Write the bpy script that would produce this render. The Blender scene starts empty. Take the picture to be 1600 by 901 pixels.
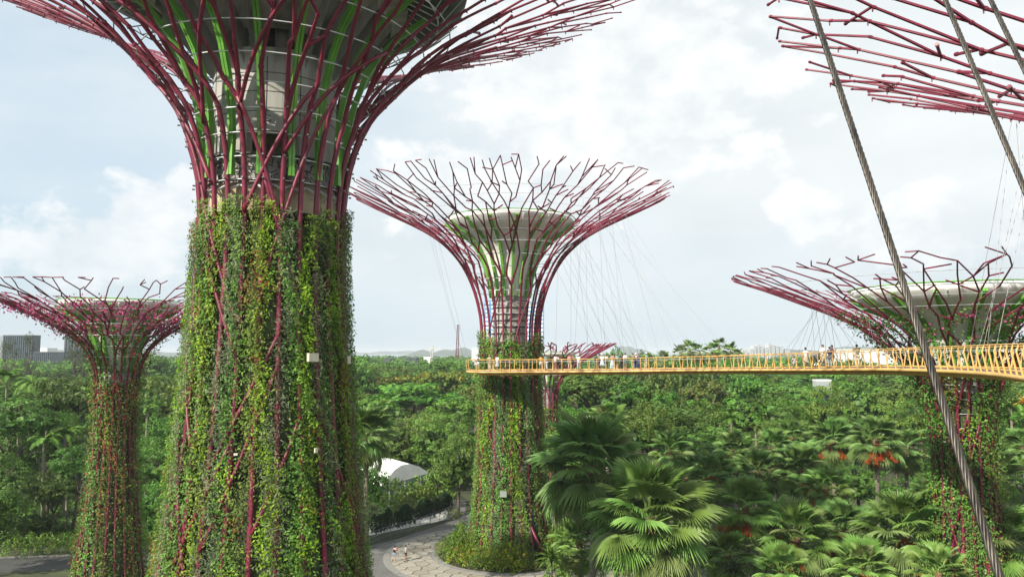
import bpy, math, random
import numpy as np
from mathutils import Vector, Matrix
R_ = math.radians
sc = bpy.context.scene
COL = sc.collection
random.seed(7)
NR = np.random.default_rng(11)

# ------------------------------------------------------------------ camera
F = 1200.0; CX, CY = 800.0, 450.5; HOR = 549.0; CAMZ = 23.0
PITCH = math.atan((HOR - CY) / F)
cam_data = bpy.data.cameras.new("camera"); cam = bpy.data.objects.new("camera", cam_data); COL.objects.link(cam)
cam.location = (0, 0, CAMZ); cam.rotation_euler = (math.pi / 2 + PITCH, 0, 0)
cam_data.sensor_width = 36.0; cam_data.lens = 36.0 * F / 1600.0
cam_data.clip_start = 0.05; cam_data.clip_end = 60000
sc.camera = cam
def P(px, py, Y):
    """world point seen at photo pixel (px,py) at world depth Y"""
    a = (px - CX) / F; b = (CY - py) / F
    d = Vector((a, math.cos(PITCH) - b * math.sin(PITCH), math.sin(PITCH) + b * math.cos(PITCH)))
    return Vector((0, 0, CAMZ)) + d * (Y / d.y)
def G(px, py, z=0.0):
    a = (px - CX) / F; b = (CY - py) / F
    d = Vector((a, math.cos(PITCH) - b * math.sin(PITCH), math.sin(PITCH) + b * math.cos(PITCH)))
    return Vector((0, 0, CAMZ)) + d * ((z - CAMZ) / d.z)
def proj(v):
    x, y, z = v[0], v[1], v[2] - CAMZ
    f = y * math.cos(PITCH) + z * math.sin(PITCH); u = -y * math.sin(PITCH) + z * math.cos(PITCH)
    return CX + F * x / f, CY - F * u / f

# ------------------------------------------------------------------ world / sun
SUN_EL = 36.5; SUN_TO = Vector((-0.70, -0.71, 0)).normalized()     # horizontal direction towards the sun
sun_dir = Vector((SUN_TO.x * math.cos(R_(SUN_EL)), SUN_TO.y * math.cos(R_(SUN_EL)), math.sin(R_(SUN_EL))))
sd = bpy.data.lights.new("sun", 'SUN'); sun = bpy.data.objects.new("sun", sd); COL.objects.link(sun)
sd.energy = 4.3; sd.angle = R_(0.6); sd.color = (1.0, 0.93, 0.80)
sun.rotation_euler = sun_dir.to_track_quat('Z', 'Y').to_euler()
sun.location = (-60, -60, 90)
W = bpy.data.worlds.new("World"); sc.world = W; W.use_nodes = True
def build_world():
    nt = W.node_tree; N = nt.nodes; L = nt.links
    for n in list(N): N.remove(n)
    out = N.new('ShaderNodeOutputWorld'); bg = N.new('ShaderNodeBackground')
    sky = N.new('ShaderNodeTexSky'); sky.sky_type = 'NISHITA'; sky.sun_disc = False
    sky.sun_elevation = R_(SUN_EL); sky.sun_rotation = math.atan2(SUN_TO.x, SUN_TO.y)
    sky.air_density = 1.0; sky.dust_density = 1.6; sky.ozone_density = 1.2
    tc = N.new('ShaderNodeTexCoord')
    sep = N.new('ShaderNodeSeparateXYZ'); L.new(tc.outputs['Generated'], sep.inputs[0])
    # clouds: project directions on a high layer, flattened towards the horizon
    mp = N.new('ShaderNodeMapping'); mp.inputs['Scale'].default_value = (1.5, 1.5, 4.2); mp.inputs['Location'].default_value = (0.35, 0.1, 0.7)
    L.new(tc.outputs['Generated'], mp.inputs[0])
    n1 = N.new('ShaderNodeTexNoise'); n1.inputs['Scale'].default_value = 1.5; n1.inputs['Detail'].default_value = 5; n1.inputs['Roughness'].default_value = 0.52
    n1.inputs['Distortion'].default_value = 0.25
    L.new(mp.outputs[0], n1.inputs['Vector'])
    n2 = N.new('ShaderNodeTexNoise'); n2.inputs['Scale'].default_value = 2.6; n2.inputs['Detail'].default_value = 6; n2.inputs['Roughness'].default_value = 0.42
    L.new(mp.outputs[0], n2.inputs['Vector'])
    def ramp(src, a, b, c0=(0, 0, 0, 1), c1=(1, 1, 1, 1)):
        r = N.new('ShaderNodeValToRGB'); r.color_ramp.elements[0].position = a; r.color_ramp.elements[1].position = b
        r.color_ramp.elements[0].color = c0; r.color_ramp.elements[1].color = c1; L.new(src, r.inputs[0]); return r.outputs[0]
    def mth(op, a, b=None, v=None, clamp=False):
        m = N.new('ShaderNodeMath'); m.operation = op; m.use_clamp = clamp
        if hasattr(a, 'links'): L.new(a, m.inputs[0])
        else: m.inputs[0].default_value = a
        if b is not None:
            if hasattr(b, 'links'): L.new(b, m.inputs[1])
            else: m.inputs[1].default_value = b
        return m.outputs[0]
    def mixc(f, a, b):
        m = N.new('ShaderNodeMix'); m.data_type = 'RGBA'
        for k, v in ((0, f), (6, a), (7, b)):
            if hasattr(v, 'links'): L.new(v, m.inputs[k])
            else: m.inputs[k].default_value = v
        return m.outputs[2]
    cover = ramp(n1.outputs['Fac'], 0.28, 0.68)              # how much veil of cloud
    shade = ramp(n2.outputs['Fac'], 0.30, 0.70)
    CS = 7.7   # world strength is 0.1: colours here are divided by it
    veil = mixc(shade, (0.59 * CS, 0.645 * CS, 0.67 * CS, 1), (0.715 * CS, 0.75 * CS, 0.755 * CS, 1))
    blue = mixc(0.7, sky.outputs[0], (0.51 * CS, 0.63 * CS, 0.71 * CS, 1))
    # more cloud to the upper right, more blue to the left
    fx = mth('MULTIPLY', sep.outputs['X'], 0.9); fz = mth('MULTIPLY', sep.outputs['Z'], 0.3)
    bias = mth('ADD', mth('ADD', fx, fz), 0.30)
    cov = mth('ADD', mth('MULTIPLY', cover, 0.8), bias, clamp=True)
    c = mixc(cov, blue, veil)
    # the bright cumulus low on the left: clumps inside a few soft cells
    cum = None
    for (px, py, rad, sz) in ((245, 335, 0.060, 1.15), (190, 372, 0.060, 1.4), (295, 300, 0.035, 1.0), (150, 395, 0.05, 2.2), (1262, 335, 0.045, 1.1), (1480, 352, 0.055, 2.2), (950, 120, 0.17, 1.4), (700,300,0.08,1.5)):
        d = (P(px, py, 100) - Vector((0, 0, CAMZ))).normalized()
        vs = N.new('ShaderNodeVectorMath'); vs.operation = 'SUBTRACT'; L.new(tc.outputs['Generated'], vs.inputs[0]); vs.inputs[1].default_value = d
        vm = N.new('ShaderNodeVectorMath'); vm.operation = 'MULTIPLY'; L.new(vs.outputs[0], vm.inputs[0]); vm.inputs[1].default_value = (1 / sz, 1 / sz, 1.25)
        ln = N.new('ShaderNodeVectorMath'); ln.operation = 'LENGTH'; L.new(vm.outputs[0], ln.inputs[0])
        m = mth('SUBTRACT', 1.0, mth('DIVIDE', ln.outputs['Value'], rad * 1.6), clamp=True)
        cum = m if cum is None else mth('MAXIMUM', cum, m)
    n3 = N.new('ShaderNodeTexNoise'); n3.inputs['Scale'].default_value = 16; n3.inputs['Detail'].default_value = 8; n3.inputs['Roughness'].default_value = 0.58
    mp3 = N.new('ShaderNodeMapping'); mp3.inputs['Scale'].default_value = (1, 1, 1.5); L.new(tc.outputs['Generated'], mp3.inputs[0]); L.new(mp3.outputs[0], n3.inputs['Vector'])
    cm = mth('ADD', mth('MULTIPLY', cum, 1.35), mth('MULTIPLY', mth('SUBTRACT', n3.outputs['Fac'], 0.5), 1.9))
    cmask = ramp(cm, 0.46, 0.74)
    cmask = mth('MULTIPLY', cmask, 0.72)
    ccol = mixc(ramp(n3.outputs['Fac'], 0.38, 0.62), (0.66 * CS, 0.70 * CS, 0.72 * CS, 1), (0.83 * CS, 0.83 * CS, 0.82 * CS, 1))
    c = mixc(cmask, c, ccol)
    # hazy band at the horizon and below
    hz = ramp(sep.outputs['Z'], 0.0, 0.16, (1, 1, 1, 1), (0, 0, 0, 1))
    c = mixc(mth('MULTIPLY', hz, 0.55), c, (0.49 * CS, 0.59 * CS, 0.655 * CS, 1))
    L.new(c, bg.inputs[0]); bg.inputs[1].default_value = 0.1
    L.new(bg.outputs[0], out.inputs[0])
build_world()
sc.view_settings.view_transform = 'Standard'; sc.view_settings.look = 'None'
sc.view_settings.exposure = 0.78; sc.view_settings.gamma = 1.0
sc.cycles.max_bounces = 6; sc.cycles.diffuse_bounces = 3; sc.cycles.transparent_max_bounces = 8
sc.cycles.volume_bounces = 0; sc.cycles.use_denoising = True

# ------------------------------------------------------------------ materials
def new_mat(name):
    m = bpy.data.materials.new(name); m.use_nodes = True
    nt = m.node_tree; N = nt.nodes; L = nt.links
    return m, N, L, N['Principled BSDF'], N['Material Output']
def _ramp(N, L, src, stops):
    r = N.new('ShaderNodeValToRGB'); cr = r.color_ramp
    while len(cr.elements) < len(stops): cr.elements.new(0.5)
    for e, (p, c) in zip(cr.elements, stops): e.position = p; e.color = (*c, 1)
    L.new(src, r.inputs[0]); return r.outputs[0]
def solid(name, c, rough=0.6, metal=0.0, var=0.12, scale=2.0, bump=0.0, c2=None, detail=5, streak=False, spec=0.5):
    m, N, L, b, o = new_mat(name)
    b.inputs['Roughness'].default_value = rough; b.inputs['Metallic'].default_value = metal
    b.inputs['Specular IOR Level'].default_value = spec
    tc = N.new('ShaderNodeTexCoord'); mp = N.new('ShaderNodeMapping'); L.new(tc.outputs['Object'], mp.inputs[0])
    if streak: mp.inputs['Scale'].default_value = (1, 1, 0.12)
    n = N.new('ShaderNodeTexNoise'); n.inputs['Scale'].default_value = scale; n.inputs['Detail'].default_value = detail
    n.inputs['Roughness'].default_value = 0.6
    L.new(mp.outputs[0], n.inputs['Vector'])
    if c2 is None: c2 = tuple(max(0, x * (1 - 2.2 * var)) for x in c)
    hi = tuple(min(1, x * (1 + var)) for x in c)
    L.new(_ramp(N, L, n.outputs['Fac'], [(0.3, c2), (0.68, hi)]), b.inputs['Base Color'])
    if bump:
        bp = N.new('ShaderNodeBump'); bp.inputs['Strength'].default_value = bump; bp.inputs['Distance'].default_value = 0.05
        L.new(n.outputs['Fac'], bp.inputs['Height']); L.new(bp.outputs[0], b.inputs['Normal'])
    return m
def leafmat(name, stops, trans=0.28, rough=0.55, objvar=0.6, patch=0.0, spec=0.35):
    """stops: colours picked at random per leaf"""
    m, N, L, b, o = new_mat(name)
    g = N.new('ShaderNodeNewGeometry'); oi = N.new('ShaderNodeObjectInfo')
    k = len(stops)
    tc = N.new('ShaderNodeTexCoord'); nc = N.new('ShaderNodeTexNoise'); nc.inputs['Scale'].default_value = 2.4; nc.inputs['Detail'].default_value = 2
    L.new(tc.outputs['Object'], nc.inputs['Vector'])
    cm_ = N.new('ShaderNodeMapRange'); cm_.inputs[1].default_value = 0.28; cm_.inputs[2].default_value = 0.72; L.new(nc.outputs['Fac'], cm_.inputs[0])
    cx_ = N.new('ShaderNodeMix'); cx_.data_type = 'FLOAT'; cx_.inputs[0].default_value = 0.62; L.new(g.outputs['Random Per Island'], cx_.inputs[2]); L.new(cm_.outputs[0], cx_.inputs[3])
    col = _ramp(N, L, cx_.outputs[0], [((i + 0.5) / k, c) for i, c in enumerate(stops)])
    n = N.new('ShaderNodeTexNoise'); n.inputs['Scale'].default_value = 0.45; n.inputs['Detail'].default_value = 3
    L.new(tc.outputs['Object'], n.inputs['Vector'])
    hs = N.new('ShaderNodeHueSaturation')
    def mr(src, a, b_):
        x = N.new('ShaderNodeMapRange'); x.inputs[3].default_value = a; x.inputs[4].default_value = b_; L.new(src, x.inputs[0]); return x.outputs[0]
    L.new(mr(oi.outputs['Random'], 0.5 - 0.035 * objvar, 0.5 + 0.03 * objvar), hs.inputs['Hue'])
    mu = N.new('ShaderNodeMath'); mu.operation = 'MULTIPLY'
    mv = N.new('ShaderNodeMapRange'); mv.inputs[1].default_value = 0.3; mv.inputs[2].default_value = 0.7; mv.inputs[3].default_value = 1 - 0.25 - patch; mv.inputs[4].default_value = 1.2 + patch
    L.new(n.outputs['Fac'], mv.inputs[0])
    L.new(mr(oi.outputs['Random'], 1 - 0.45 * objvar, 1 + 0.5 * objvar), mu.inputs[0]); L.new(mv.outputs[0], mu.inputs[1])
    L.new(mu.outputs[0], hs.inputs['Value']); L.new(col, hs.inputs['Color'])
    L.new(hs.outputs[0], b.inputs['Base Color']); b.inputs['Roughness'].default_value = rough; b.inputs['Specular IOR Level'].default_value = spec
    t = N.new('ShaderNodeBsdfTranslucent'); L.new(hs.outputs[0], t.inputs[0])
    mx = N.new('ShaderNodeMixShader'); mx.inputs[0].default_value = trans
    L.new(b.outputs[0], mx.inputs[1]); L.new(t.outputs[0], mx.inputs[2]); L.new(mx.outputs[0], o.inputs[0])
    return m
M = {}
M['red'] = solid('magenta_paint', (0.185, 0.015, 0.042), 0.45, var=0.2, scale=2.2, detail=8, c2=(0.12, 0.016, 0.032))
M['redfar'] = M['red']
M['green'] = solid('lime_paint', (0.13, 0.36, 0.045), 0.45, var=0.12, scale=0.7)
M['concrete'] = solid('concrete', (0.40, 0.39, 0.365), 0.85, var=0.2, c2=(0.2, 0.19, 0.17), scale=0.9, bump=0.15, streak=True, detail=8)
M['stained'] = solid('stained_concrete', (0.42, 0.37, 0.26), 0.85, var=0.2, scale=1.4, c2=(0.22, 0.13, 0.06), streak=True)
M['white'] = solid('white_paint', (0.78, 0.79, 0.76), 0.5, var=0.05, scale=0.7)
M['funnel'] = solid('pale_funnel_cladding', (0.78, 0.78, 0.73), 0.55, var=0.08, scale=0.6, streak=True)
M['steel'] = solid('galvanised_steel', (0.62, 0.64, 0.64), 0.4, metal=0.3, var=0.06)
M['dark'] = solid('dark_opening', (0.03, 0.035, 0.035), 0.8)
M['darkgreen'] = solid('dark_green_panel', (0.03, 0.06, 0.045), 0.6)
M['screen'] = solid('perforated_screen', (0.07, 0.06, 0.055), 0.6, var=0.4, scale=2.5)
M['yellow'] = solid('yellow_ochre_paint', (0.69, 0.42, 0.13), 0.5, var=0.1, scale=1.2)
M['tread'] = solid('mauve_deck_grating', (0.24, 0.19, 0.22), 0.8, var=0.15, scale=4)
M['felt'] = solid('planting_backing', (0.06, 0.085, 0.032), 0.95, var=0.4, scale=1.5, bump=0.4)
M['asphalt'] = solid('asphalt', (0.13, 0.128, 0.122), 0.9, var=0.12, scale=0.5, bump=0.1, detail=9)
M['stone'] = None
M['joint'] = solid('paving_joint', (0.16, 0.15, 0.125), 0.95, var=0.2, scale=3)
M['kerb'] = solid('grey_kerb_stone', (0.22, 0.215, 0.20), 0.85, var=0.12, scale=2)
M['plate'] = solid('drain_plate', (0.07, 0.08, 0.085), 0.6, metal=0.1, var=0.2)
M['padstone'] = solid('pad_stone', (0.44, 0.42, 0.37), 0.85, var=0.1, scale=3)
M['ground'] = solid('woodland_floor', (0.045, 0.055, 0.02), 0.98, var=0.35, scale=0.15, c2=(0.02, 0.022, 0.01), bump=0.2)
M['soil'] = solid('planting_soil', (0.05, 0.035, 0.022), 0.98, var=0.3, scale=2)
M['lawn'] = solid('lawn', (0.07, 0.13, 0.025), 0.95, var=0.25, scale=1.0)
M['bark'] = solid('bark', (0.11, 0.085, 0.06), 0.9, var=0.25, scale=3, bump=0.4, streak=True)
M['palmbark'] = solid('palm_bark', (0.24, 0.21, 0.16), 0.9, var=0.25, scale=5, bump=0.4)
M['fibre'] = solid('dead_frond_fibre', (0.17, 0.10, 0.05), 0.95, var=0.3, scale=6)
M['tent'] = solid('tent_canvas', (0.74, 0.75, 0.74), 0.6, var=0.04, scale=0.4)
M['tentwall'] = solid('shade_grey_tent_wall', (0.36, 0.39, 0.39), 0.7, var=0.06, scale=0.6)  # white canvas greyed to paint the shade on the tent front
M['path'] = solid('pale_concrete_path', (0.47, 0.47, 0.45), 0.9, var=0.1, scale=0.7)
M['towerblue'] = solid('blue_wall', (0.10, 0.28, 0.55), 0.6, var=0.05)
M['bldgrey'] = solid('grey_facade', (0.07, 0.085, 0.095), 0.6, var=0.06, scale=0.1)
M['bldpale'] = solid('pale_facade', (0.50, 0.50, 0.48), 0.7, var=0.06, scale=0.1)
M['glass'] = solid('window_glass', (0.08, 0.11, 0.13), 0.2, var=0.2, scale=0.3)
M['sea'] = solid('sea_water', (0.10, 0.17, 0.20), 0.25, var=0.1, scale=0.004, bump=0.02)
M['hill'] = solid('hill_woodland', (0.05, 0.08, 0.04), 0.95, var=0.3, scale=0.01)
M['cable'] = None
M['thin'] = solid('thin_steel_rope', (0.22, 0.23, 0.23), 0.5, metal=0.4)
M['cream'] = solid('cream_enamel', (0.55, 0.53, 0.42), 0.5, var=0.05)
M['greybox'] = solid('grey_enamel', (0.24, 0.28, 0.25), 0.5, var=0.06)
M['rope'] = solid('weathered_strand', (0.075, 0.066, 0.055), 0.42, metal=0.55, var=0.35, scale=9, spec=0.6)
M['ropegap'] = solid('dark_strand_core', (0.025, 0.023, 0.02), 0.7, var=0.3, scale=9)  # near-black core visible between the wire bundles
def stonemat():
    m, N, L, b, o = new_mat('warm_paving_stone'); b.inputs['Roughness'].default_value = 0.85
    oi = N.new('ShaderNodeObjectInfo'); tc = N.new('ShaderNodeTexCoord')
    n = N.new('ShaderNodeTexNoise'); n.inputs['Scale'].default_value = 2.2; n.inputs['Detail'].default_value = 8; L.new(tc.outputs['Object'], n.inputs['Vector'])
    a = _ramp(N, L, oi.outputs['Random'], [(0.0, (0.26, 0.238, 0.195)), (0.5, (0.33, 0.31, 0.262)), (1.0, (0.295, 0.285, 0.255))])
    b2 = _ramp(N, L, n.outputs['Fac'], [(0.3, (0.72, 0.70, 0.66)), (0.7, (1.12, 1.1, 1.06))])
    mx = N.new('ShaderNodeMix'); mx.data_type = 'RGBA'; mx.blend_type = 'MULTIPLY'; mx.inputs[0].default_value = 1
    L.new(a, mx.inputs[6]); L.new(b2, mx.inputs[7]); L.new(mx.outputs[2], b.inputs['Base Color']); return m
M['stone'] = stonemat()
# foliage
M['lf_dark'] = leafmat('dark_green_leaves', [(0.0315, 0.0768, 0.0135), (0.0675, 0.1452, 0.0189), (0.1126, 0.2049, 0.027)])
M['lf_mid'] = leafmat('mid_green_leaves', [(0.0557, 0.1249, 0.015), (0.1022, 0.2163, 0.025), (0.1578, 0.2827, 0.0375)])
M['lf_light'] = leafmat('light_green_leaves', [(0.082, 0.1568, 0.0231), (0.1366, 0.2483, 0.0404), (0.205, 0.3267, 0.0635)])
M['lf_lime'] = leafmat('yellow_green_leaves', [(0.0792, 0.152, 0.015), (0.1408, 0.228, 0.02), (0.2112, 0.2945, 0.03)])
M['lf_bright'] = leafmat('bright_green_leaves', [(0.045, 0.13, 0.012), (0.075, 0.2, 0.02), (0.12, 0.26, 0.03)])
M['lf_grey'] = leafmat('grey_green_needles', [(0.06, 0.09, 0.045), (0.09, 0.13, 0.065), (0.12, 0.16, 0.08)])
M['lf_olive'] = leafmat('olive_leaves', [(0.0759, 0.0966, 0.02), (0.1391, 0.1794, 0.03), (0.215, 0.2346, 0.05)])
M['lf_silver'] = leafmat('silver_spiky_leaves', [(0.127, 0.1725, 0.084), (0.2079, 0.2587, 0.1365), (0.3003, 0.3573, 0.1995)], objvar=0.2)
M['lf_fern'] = leafmat('fern_leaves', [(0.105, 0.2136, 0.012), (0.1867, 0.3392, 0.018), (0.3151, 0.4648, 0.03)], objvar=0.3, patch=0.12)
M['lf_ivy'] = leafmat('blue_green_ivy', [(0.062, 0.1713, 0.025), (0.1242, 0.2857, 0.0499), (0.207, 0.4, 0.0749)], objvar=0.3, patch=0.1)
M['lf_rust'] = leafmat('rusty_leaves', [(0.20, 0.05, 0.02), (0.28, 0.13, 0.03), (0.16, 0.14, 0.03)], objvar=0.2)
M['lf_pink'] = leafmat('pink_bougainvillea', [(0.34, 0.03, 0.13), (0.46, 0.07, 0.22), (0.38, 0.04, 0.12)], objvar=0.0)
M['lf_redflower'] = leafmat('red_flowers', [(0.50, 0.03, 0.03), (0.60, 0.05, 0.05), (0.55, 0.12, 0.05)], objvar=0.0)
M['lf_orange'] = leafmat('orange_flowers', [(0.60, 0.14, 0.03), (0.65, 0.28, 0.04), (0.55, 0.40, 0.06)], objvar=0.1)
M['fruit'] = leafmat('orange_red_fruit', [(0.40, 0.05, 0.015), (0.50, 0.10, 0.02), (0.32, 0.035, 0.01)], objvar=0.2)
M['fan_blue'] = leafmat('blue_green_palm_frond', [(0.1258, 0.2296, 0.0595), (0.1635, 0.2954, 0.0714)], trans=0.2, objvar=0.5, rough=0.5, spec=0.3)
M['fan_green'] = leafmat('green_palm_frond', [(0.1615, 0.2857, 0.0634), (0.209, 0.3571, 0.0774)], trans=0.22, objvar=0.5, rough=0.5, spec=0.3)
M['fan_lime'] = leafmat('yellow_green_palm_frond', [(0.2019, 0.275, 0.09), (0.255, 0.33, 0.1126)], trans=0.25, objvar=0.45, rough=0.5, spec=0.3)
M['fan_old'] = leafmat('withered_palm_frond', [(0.22, 0.15, 0.06), (0.26, 0.19, 0.08)], trans=0.15, objvar=0.3)

# ------------------------------------------------------------------ object helpers
def setp(o, label=None, cat=None, group=None, kind=None):
    if label: o['label'] = label
    if cat: o['category'] = cat
    if group: o['group'] = group
    if kind: o['kind'] = kind
    return o
def thing(name, label, cat, loc=(0, 0, 0), rz=0, group=None):
    o = bpy.data.objects.new(name, None); COL.objects.link(o); o.location = loc; o.rotation_euler = (0, 0, rz)
    o.empty_display_size = 0.5
    return setp(o, label, cat, group)
def link(name, me, parent=None, loc=None, rot=None, scale=None):
    o = bpy.data.objects.new(name, me); COL.objects.link(o)
    if parent is not None: o.parent = parent
    if loc is not None: o.location = loc
    if rot is not None: o.rotation_euler = rot
    if scale is not None: o.scale = scale if hasattr(scale, '__len__') else (scale,) * 3
    return o
class MB:
    def __init__(s): s.v = []; s.f = []; s.mi = []; s.cur = 0
    def face(s, idx): s.f.append(idx); s.mi.append(s.cur)
    def tube(s, pts, rad, n=6, cap=True):
        pts = [Vector(p) for p in pts]; m = len(pts)
        if not hasattr(rad, '__len__'): rad = [rad] * m
        t0 = (pts[1] - pts[0]).normalized()
        up = Vector((0, 0, 1)) if abs(t0.z) < 0.9 else Vector((1, 0, 0))
        u = t0.cross(up).normalized(); base = len(s.v)
        for i, p in enumerate(pts):
            if i == 0: t = t0
            elif i == m - 1: t = (pts[i] - pts[i - 1]).normalized()
            else:
                t = (pts[i + 1] - pts[i]).normalized() + (pts[i] - pts[i - 1]).normalized()
                t = t.normalized() if t.length > 1e-6 else t0
            u = (u - t * u.dot(t)); u = u.normalized() if u.length > 1e-6 else t.orthogonal().normalized()
            w = t.cross(u)
            for k in range(n):
                a = 2 * math.pi * k / n
                s.v.append(p + (u * math.cos(a) + w * math.sin(a)) * rad[i])
        for i in range(m - 1):
            for k in range(n):
                a = base + i * n + k; b = base + i * n + (k + 1) % n
                s.face((a, b, b + n, a + n))
        if cap:
            s.face(tuple(base + k for k in reversed(range(n)))); s.face(tuple(base + (m - 1) * n + k for k in range(n)))
        return s
    def box(s, c, d, rz=0.0, m=None):
        b = len(s.v); ca, sa = math.cos(rz), math.sin(rz)
        for sx, sy, sz in ((-1,-1,-1),(1,-1,-1),(1,1,-1),(-1,1,-1),(-1,-1,1),(1,-1,1),(1,1,1),(-1,1,1)):
            x, y, z = sx * d[0] / 2, sy * d[1] / 2, sz * d[2] / 2
            s.v.append(Vector((c[0] + x * ca - y * sa, c[1] + x * sa + y * ca, c[2] + z)))
        for q in ((0,3,2,1),(4,5,6,7),(0,1,5,4),(1,2,6,5),(2,3,7,6),(3,0,4,7)): s.face(tuple(b + i for i in q))
        return s
    def lathe(s, prof, n=32, c=(0, 0), a0=0, a1=2 * math.pi, close=True):
        """prof: list of (r,z)"""
        b = len(s.v); full = abs(a1 - a0 - 2 * math.pi) < 1e-6; k = n if full else n + 1
        for (r, z) in prof:
            for i in range(k):
                a = a0 + (a1 - a0) * i / n
                s.v.append(Vector((c[0] + r * math.cos(a), c[1] + r * math.sin(a), z)))
        for j in range(len(prof) - 1):
            for i in range(n):
                i2 = (i + 1) % k
                s.face((b + j * k + i, b + j * k + i2, b + (j + 1) * k + i2, b + (j + 1) * k + i))
        return s
    def poly_prism(s, poly, z0, z1, inset=0.0):
        b = len(s.v); n = len(poly)
        cx = sum(p[0] for p in poly) / n; cy = sum(p[1] for p in poly) / n
        for p in poly: s.v.append(Vector((p[0], p[1], z0)))
        zb = z1 - inset
        for p in poly: s.v.append(Vector((p[0], p[1], zb)))
        if inset:
            for p in poly:
                d = Vector((cx - p[0], cy - p[1])); d = d.normalized() * inset
                s.v.append(Vector((p[0] + d.x, p[1] + d.y, z1)))
        L_ = 3 if inset else 2
        for j in range(L_ - 1):
            for i in range(n):
                i2 = (i + 1) % n; s.face((b + j * n + i, b + j * n + i2, b + (j + 1) * n + i2, b + (j + 1) * n + i))
        s.face(tuple(b + (L_ - 1) * n + i for i in range(n)))
        return s
    def sphere(s, c, r, seg=8, rings=6):
        if not hasattr(r, '__len__'): r = (r, r, r)
        prof = []
        b = len(s.v)
        for j in range(rings + 1):
            ph = math.pi * j / rings - math.pi / 2
            for i in range(seg):
                a = 2 * math.pi * i / seg
                s.v.append(Vector((c[0] + r[0] * math.cos(ph) * math.cos(a), c[1] + r[1] * math.cos(ph) * math.sin(a), c[2] + r[2] * math.sin(ph))))
        for j in range(rings):
            for i in range(seg):
                i2 = (i + 1) % seg; s.face((b + j * seg + i, b + j * seg + i2, b + (j + 1) * seg + i2, b + (j + 1) * seg + i))
        return s
    def mesh(s, name, mats, smooth=False):
        me = bpy.data.meshes.new(name); me.from_pydata([tuple(v) for v in s.v], [], s.f)
        for m in (mats if isinstance(mats, (list, tuple)) else [mats]): me.materials.append(m)
        if max(s.mi, default=0): me.polygons.foreach_set('material_index', s.mi)
        if smooth: me.polygons.foreach_set('use_smooth', [True] * len(s.f))
        me.update(); return me
    def build(s, name, mats, parent=None, smooth=False, loc=None):
        return link(name, s.mesh(name, mats, smooth), parent, loc)
def quads_mesh(name, V, Q, mats, mi=None):
    me = bpy.data.meshes.new(name); nv, nq = len(V), len(Q)
    me.vertices.add(nv); me.vertices.foreach_set('co', np.ascontiguousarray(V, dtype=np.float32).ravel())
    me.loops.add(nq * 4); me.loops.foreach_set('vertex_index', np.ascontiguousarray(Q, dtype=np.int32).ravel())
    me.polygons.add(nq); me.polygons.foreach_set('loop_start', np.arange(0, nq * 4, 4, dtype=np.int32))
    try: me.polygons.foreach_set('loop_total', np.full(nq, 4, dtype=np.int32))
    except Exception: pass
    for m in (mats if isinstance(mats, (list, tuple)) else [mats]): me.materials.append(m)
    if mi is not None: me.polygons.foreach_set('material_index', np.ascontiguousarray(mi, dtype=np.int32))
    me.update(calc_edges=True); me.validate(); return me
def unit(a): return a / np.maximum(np.linalg.norm(a, axis=1, keepdims=True), 1e-9)
def leaf_quads(Pt, Nn, size, aspect=0.5, jit=0.6, droop=0.0, rng=NR):
    """one pointed leaf (a rhombus quad) per point"""
    n = len(Pt); Nn = unit(Nn + rng.normal(0, jit, (n, 3)))
    T = rng.normal(0, 1, (n, 3)); T[:, 2] -= droop; T = unit(T - Nn * np.sum(T * Nn, axis=1, keepdims=True))
    B = np.cross(Nn, T)
    s = (size * rng.uniform(0.6, 1.35, n))[:, None] if not hasattr(size, '__len__') else np.asarray(size)[:, None]
    w = s * aspect
    V = np.stack([Pt - T * s * 0.5, Pt + B * w * 0.5 - T * s * 0.05, Pt + T * s * 0.5 - Nn * s * 0.12, Pt - B * w * 0.5 - T * s * 0.05], axis=1).reshape(-1, 3)
    Q = np.arange(4 * n).reshape(n, 4)
    return V, Q
def join_leaves(name, parts, mats):
    Vs, Qs, Ms = [], [], []; off = 0
    for (V, Q, mi) in parts:
        Vs.append(V); Qs.append(Q + off); Ms.append(np.full(len(Q), mi)); off += len(V)
    return quads_mesh(name, np.concatenate(Vs), np.concatenate(Qs), mats, np.concatenate(Ms))

# ------------------------------------------------------------------ supertrees
class Prof:
    def __init__(s, zr):
        # smooth the (z,r) list with a Catmull-Rom curve and index it by arc length
        p = [Vector((r, z)) for z, r in zr]; pts = []
        for i in range(len(p) - 1):
            a = p[max(i - 1, 0)]; b = p[i]; c = p[i + 1]; d = p[min(i + 2, len(p) - 1)]
            for k in range(8):
                t = k / 8
                pts.append(0.5 * ((2 * b) + (c - a) * t + (2 * a - 5 * b + 4 * c - d) * t * t + (3 * b - a - 3 * c + d) * t ** 3))
        pts.append(p[-1]); s.p = pts; s.c = [0]
        for i in range(1, len(pts)): s.c.append(s.c[-1] + (pts[i] - pts[i - 1]).length)
        s.len = s.c[-1]; s.rr = [q[0] for q in pts]; s.zz = [q[1] for q in pts]
    def at(s, l):
        return float(np.interp(l, s.c, s.rr)), float(np.interp(l, s.c, s.zz))
    def l_of_z(s, z): return float(np.interp(z, s.zz, s.c))
    def l_of_r(s, r):
        i0 = s.rr.index(min(s.rr)); return float(np.interp(r, s.rr[i0:], s.c[i0:]))
    def pos(s, th, l, off=0.0):
        r, z = s.at(l); return Vector(((r + off) * math.cos(th), (r + off) * math.sin(th), z))

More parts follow.
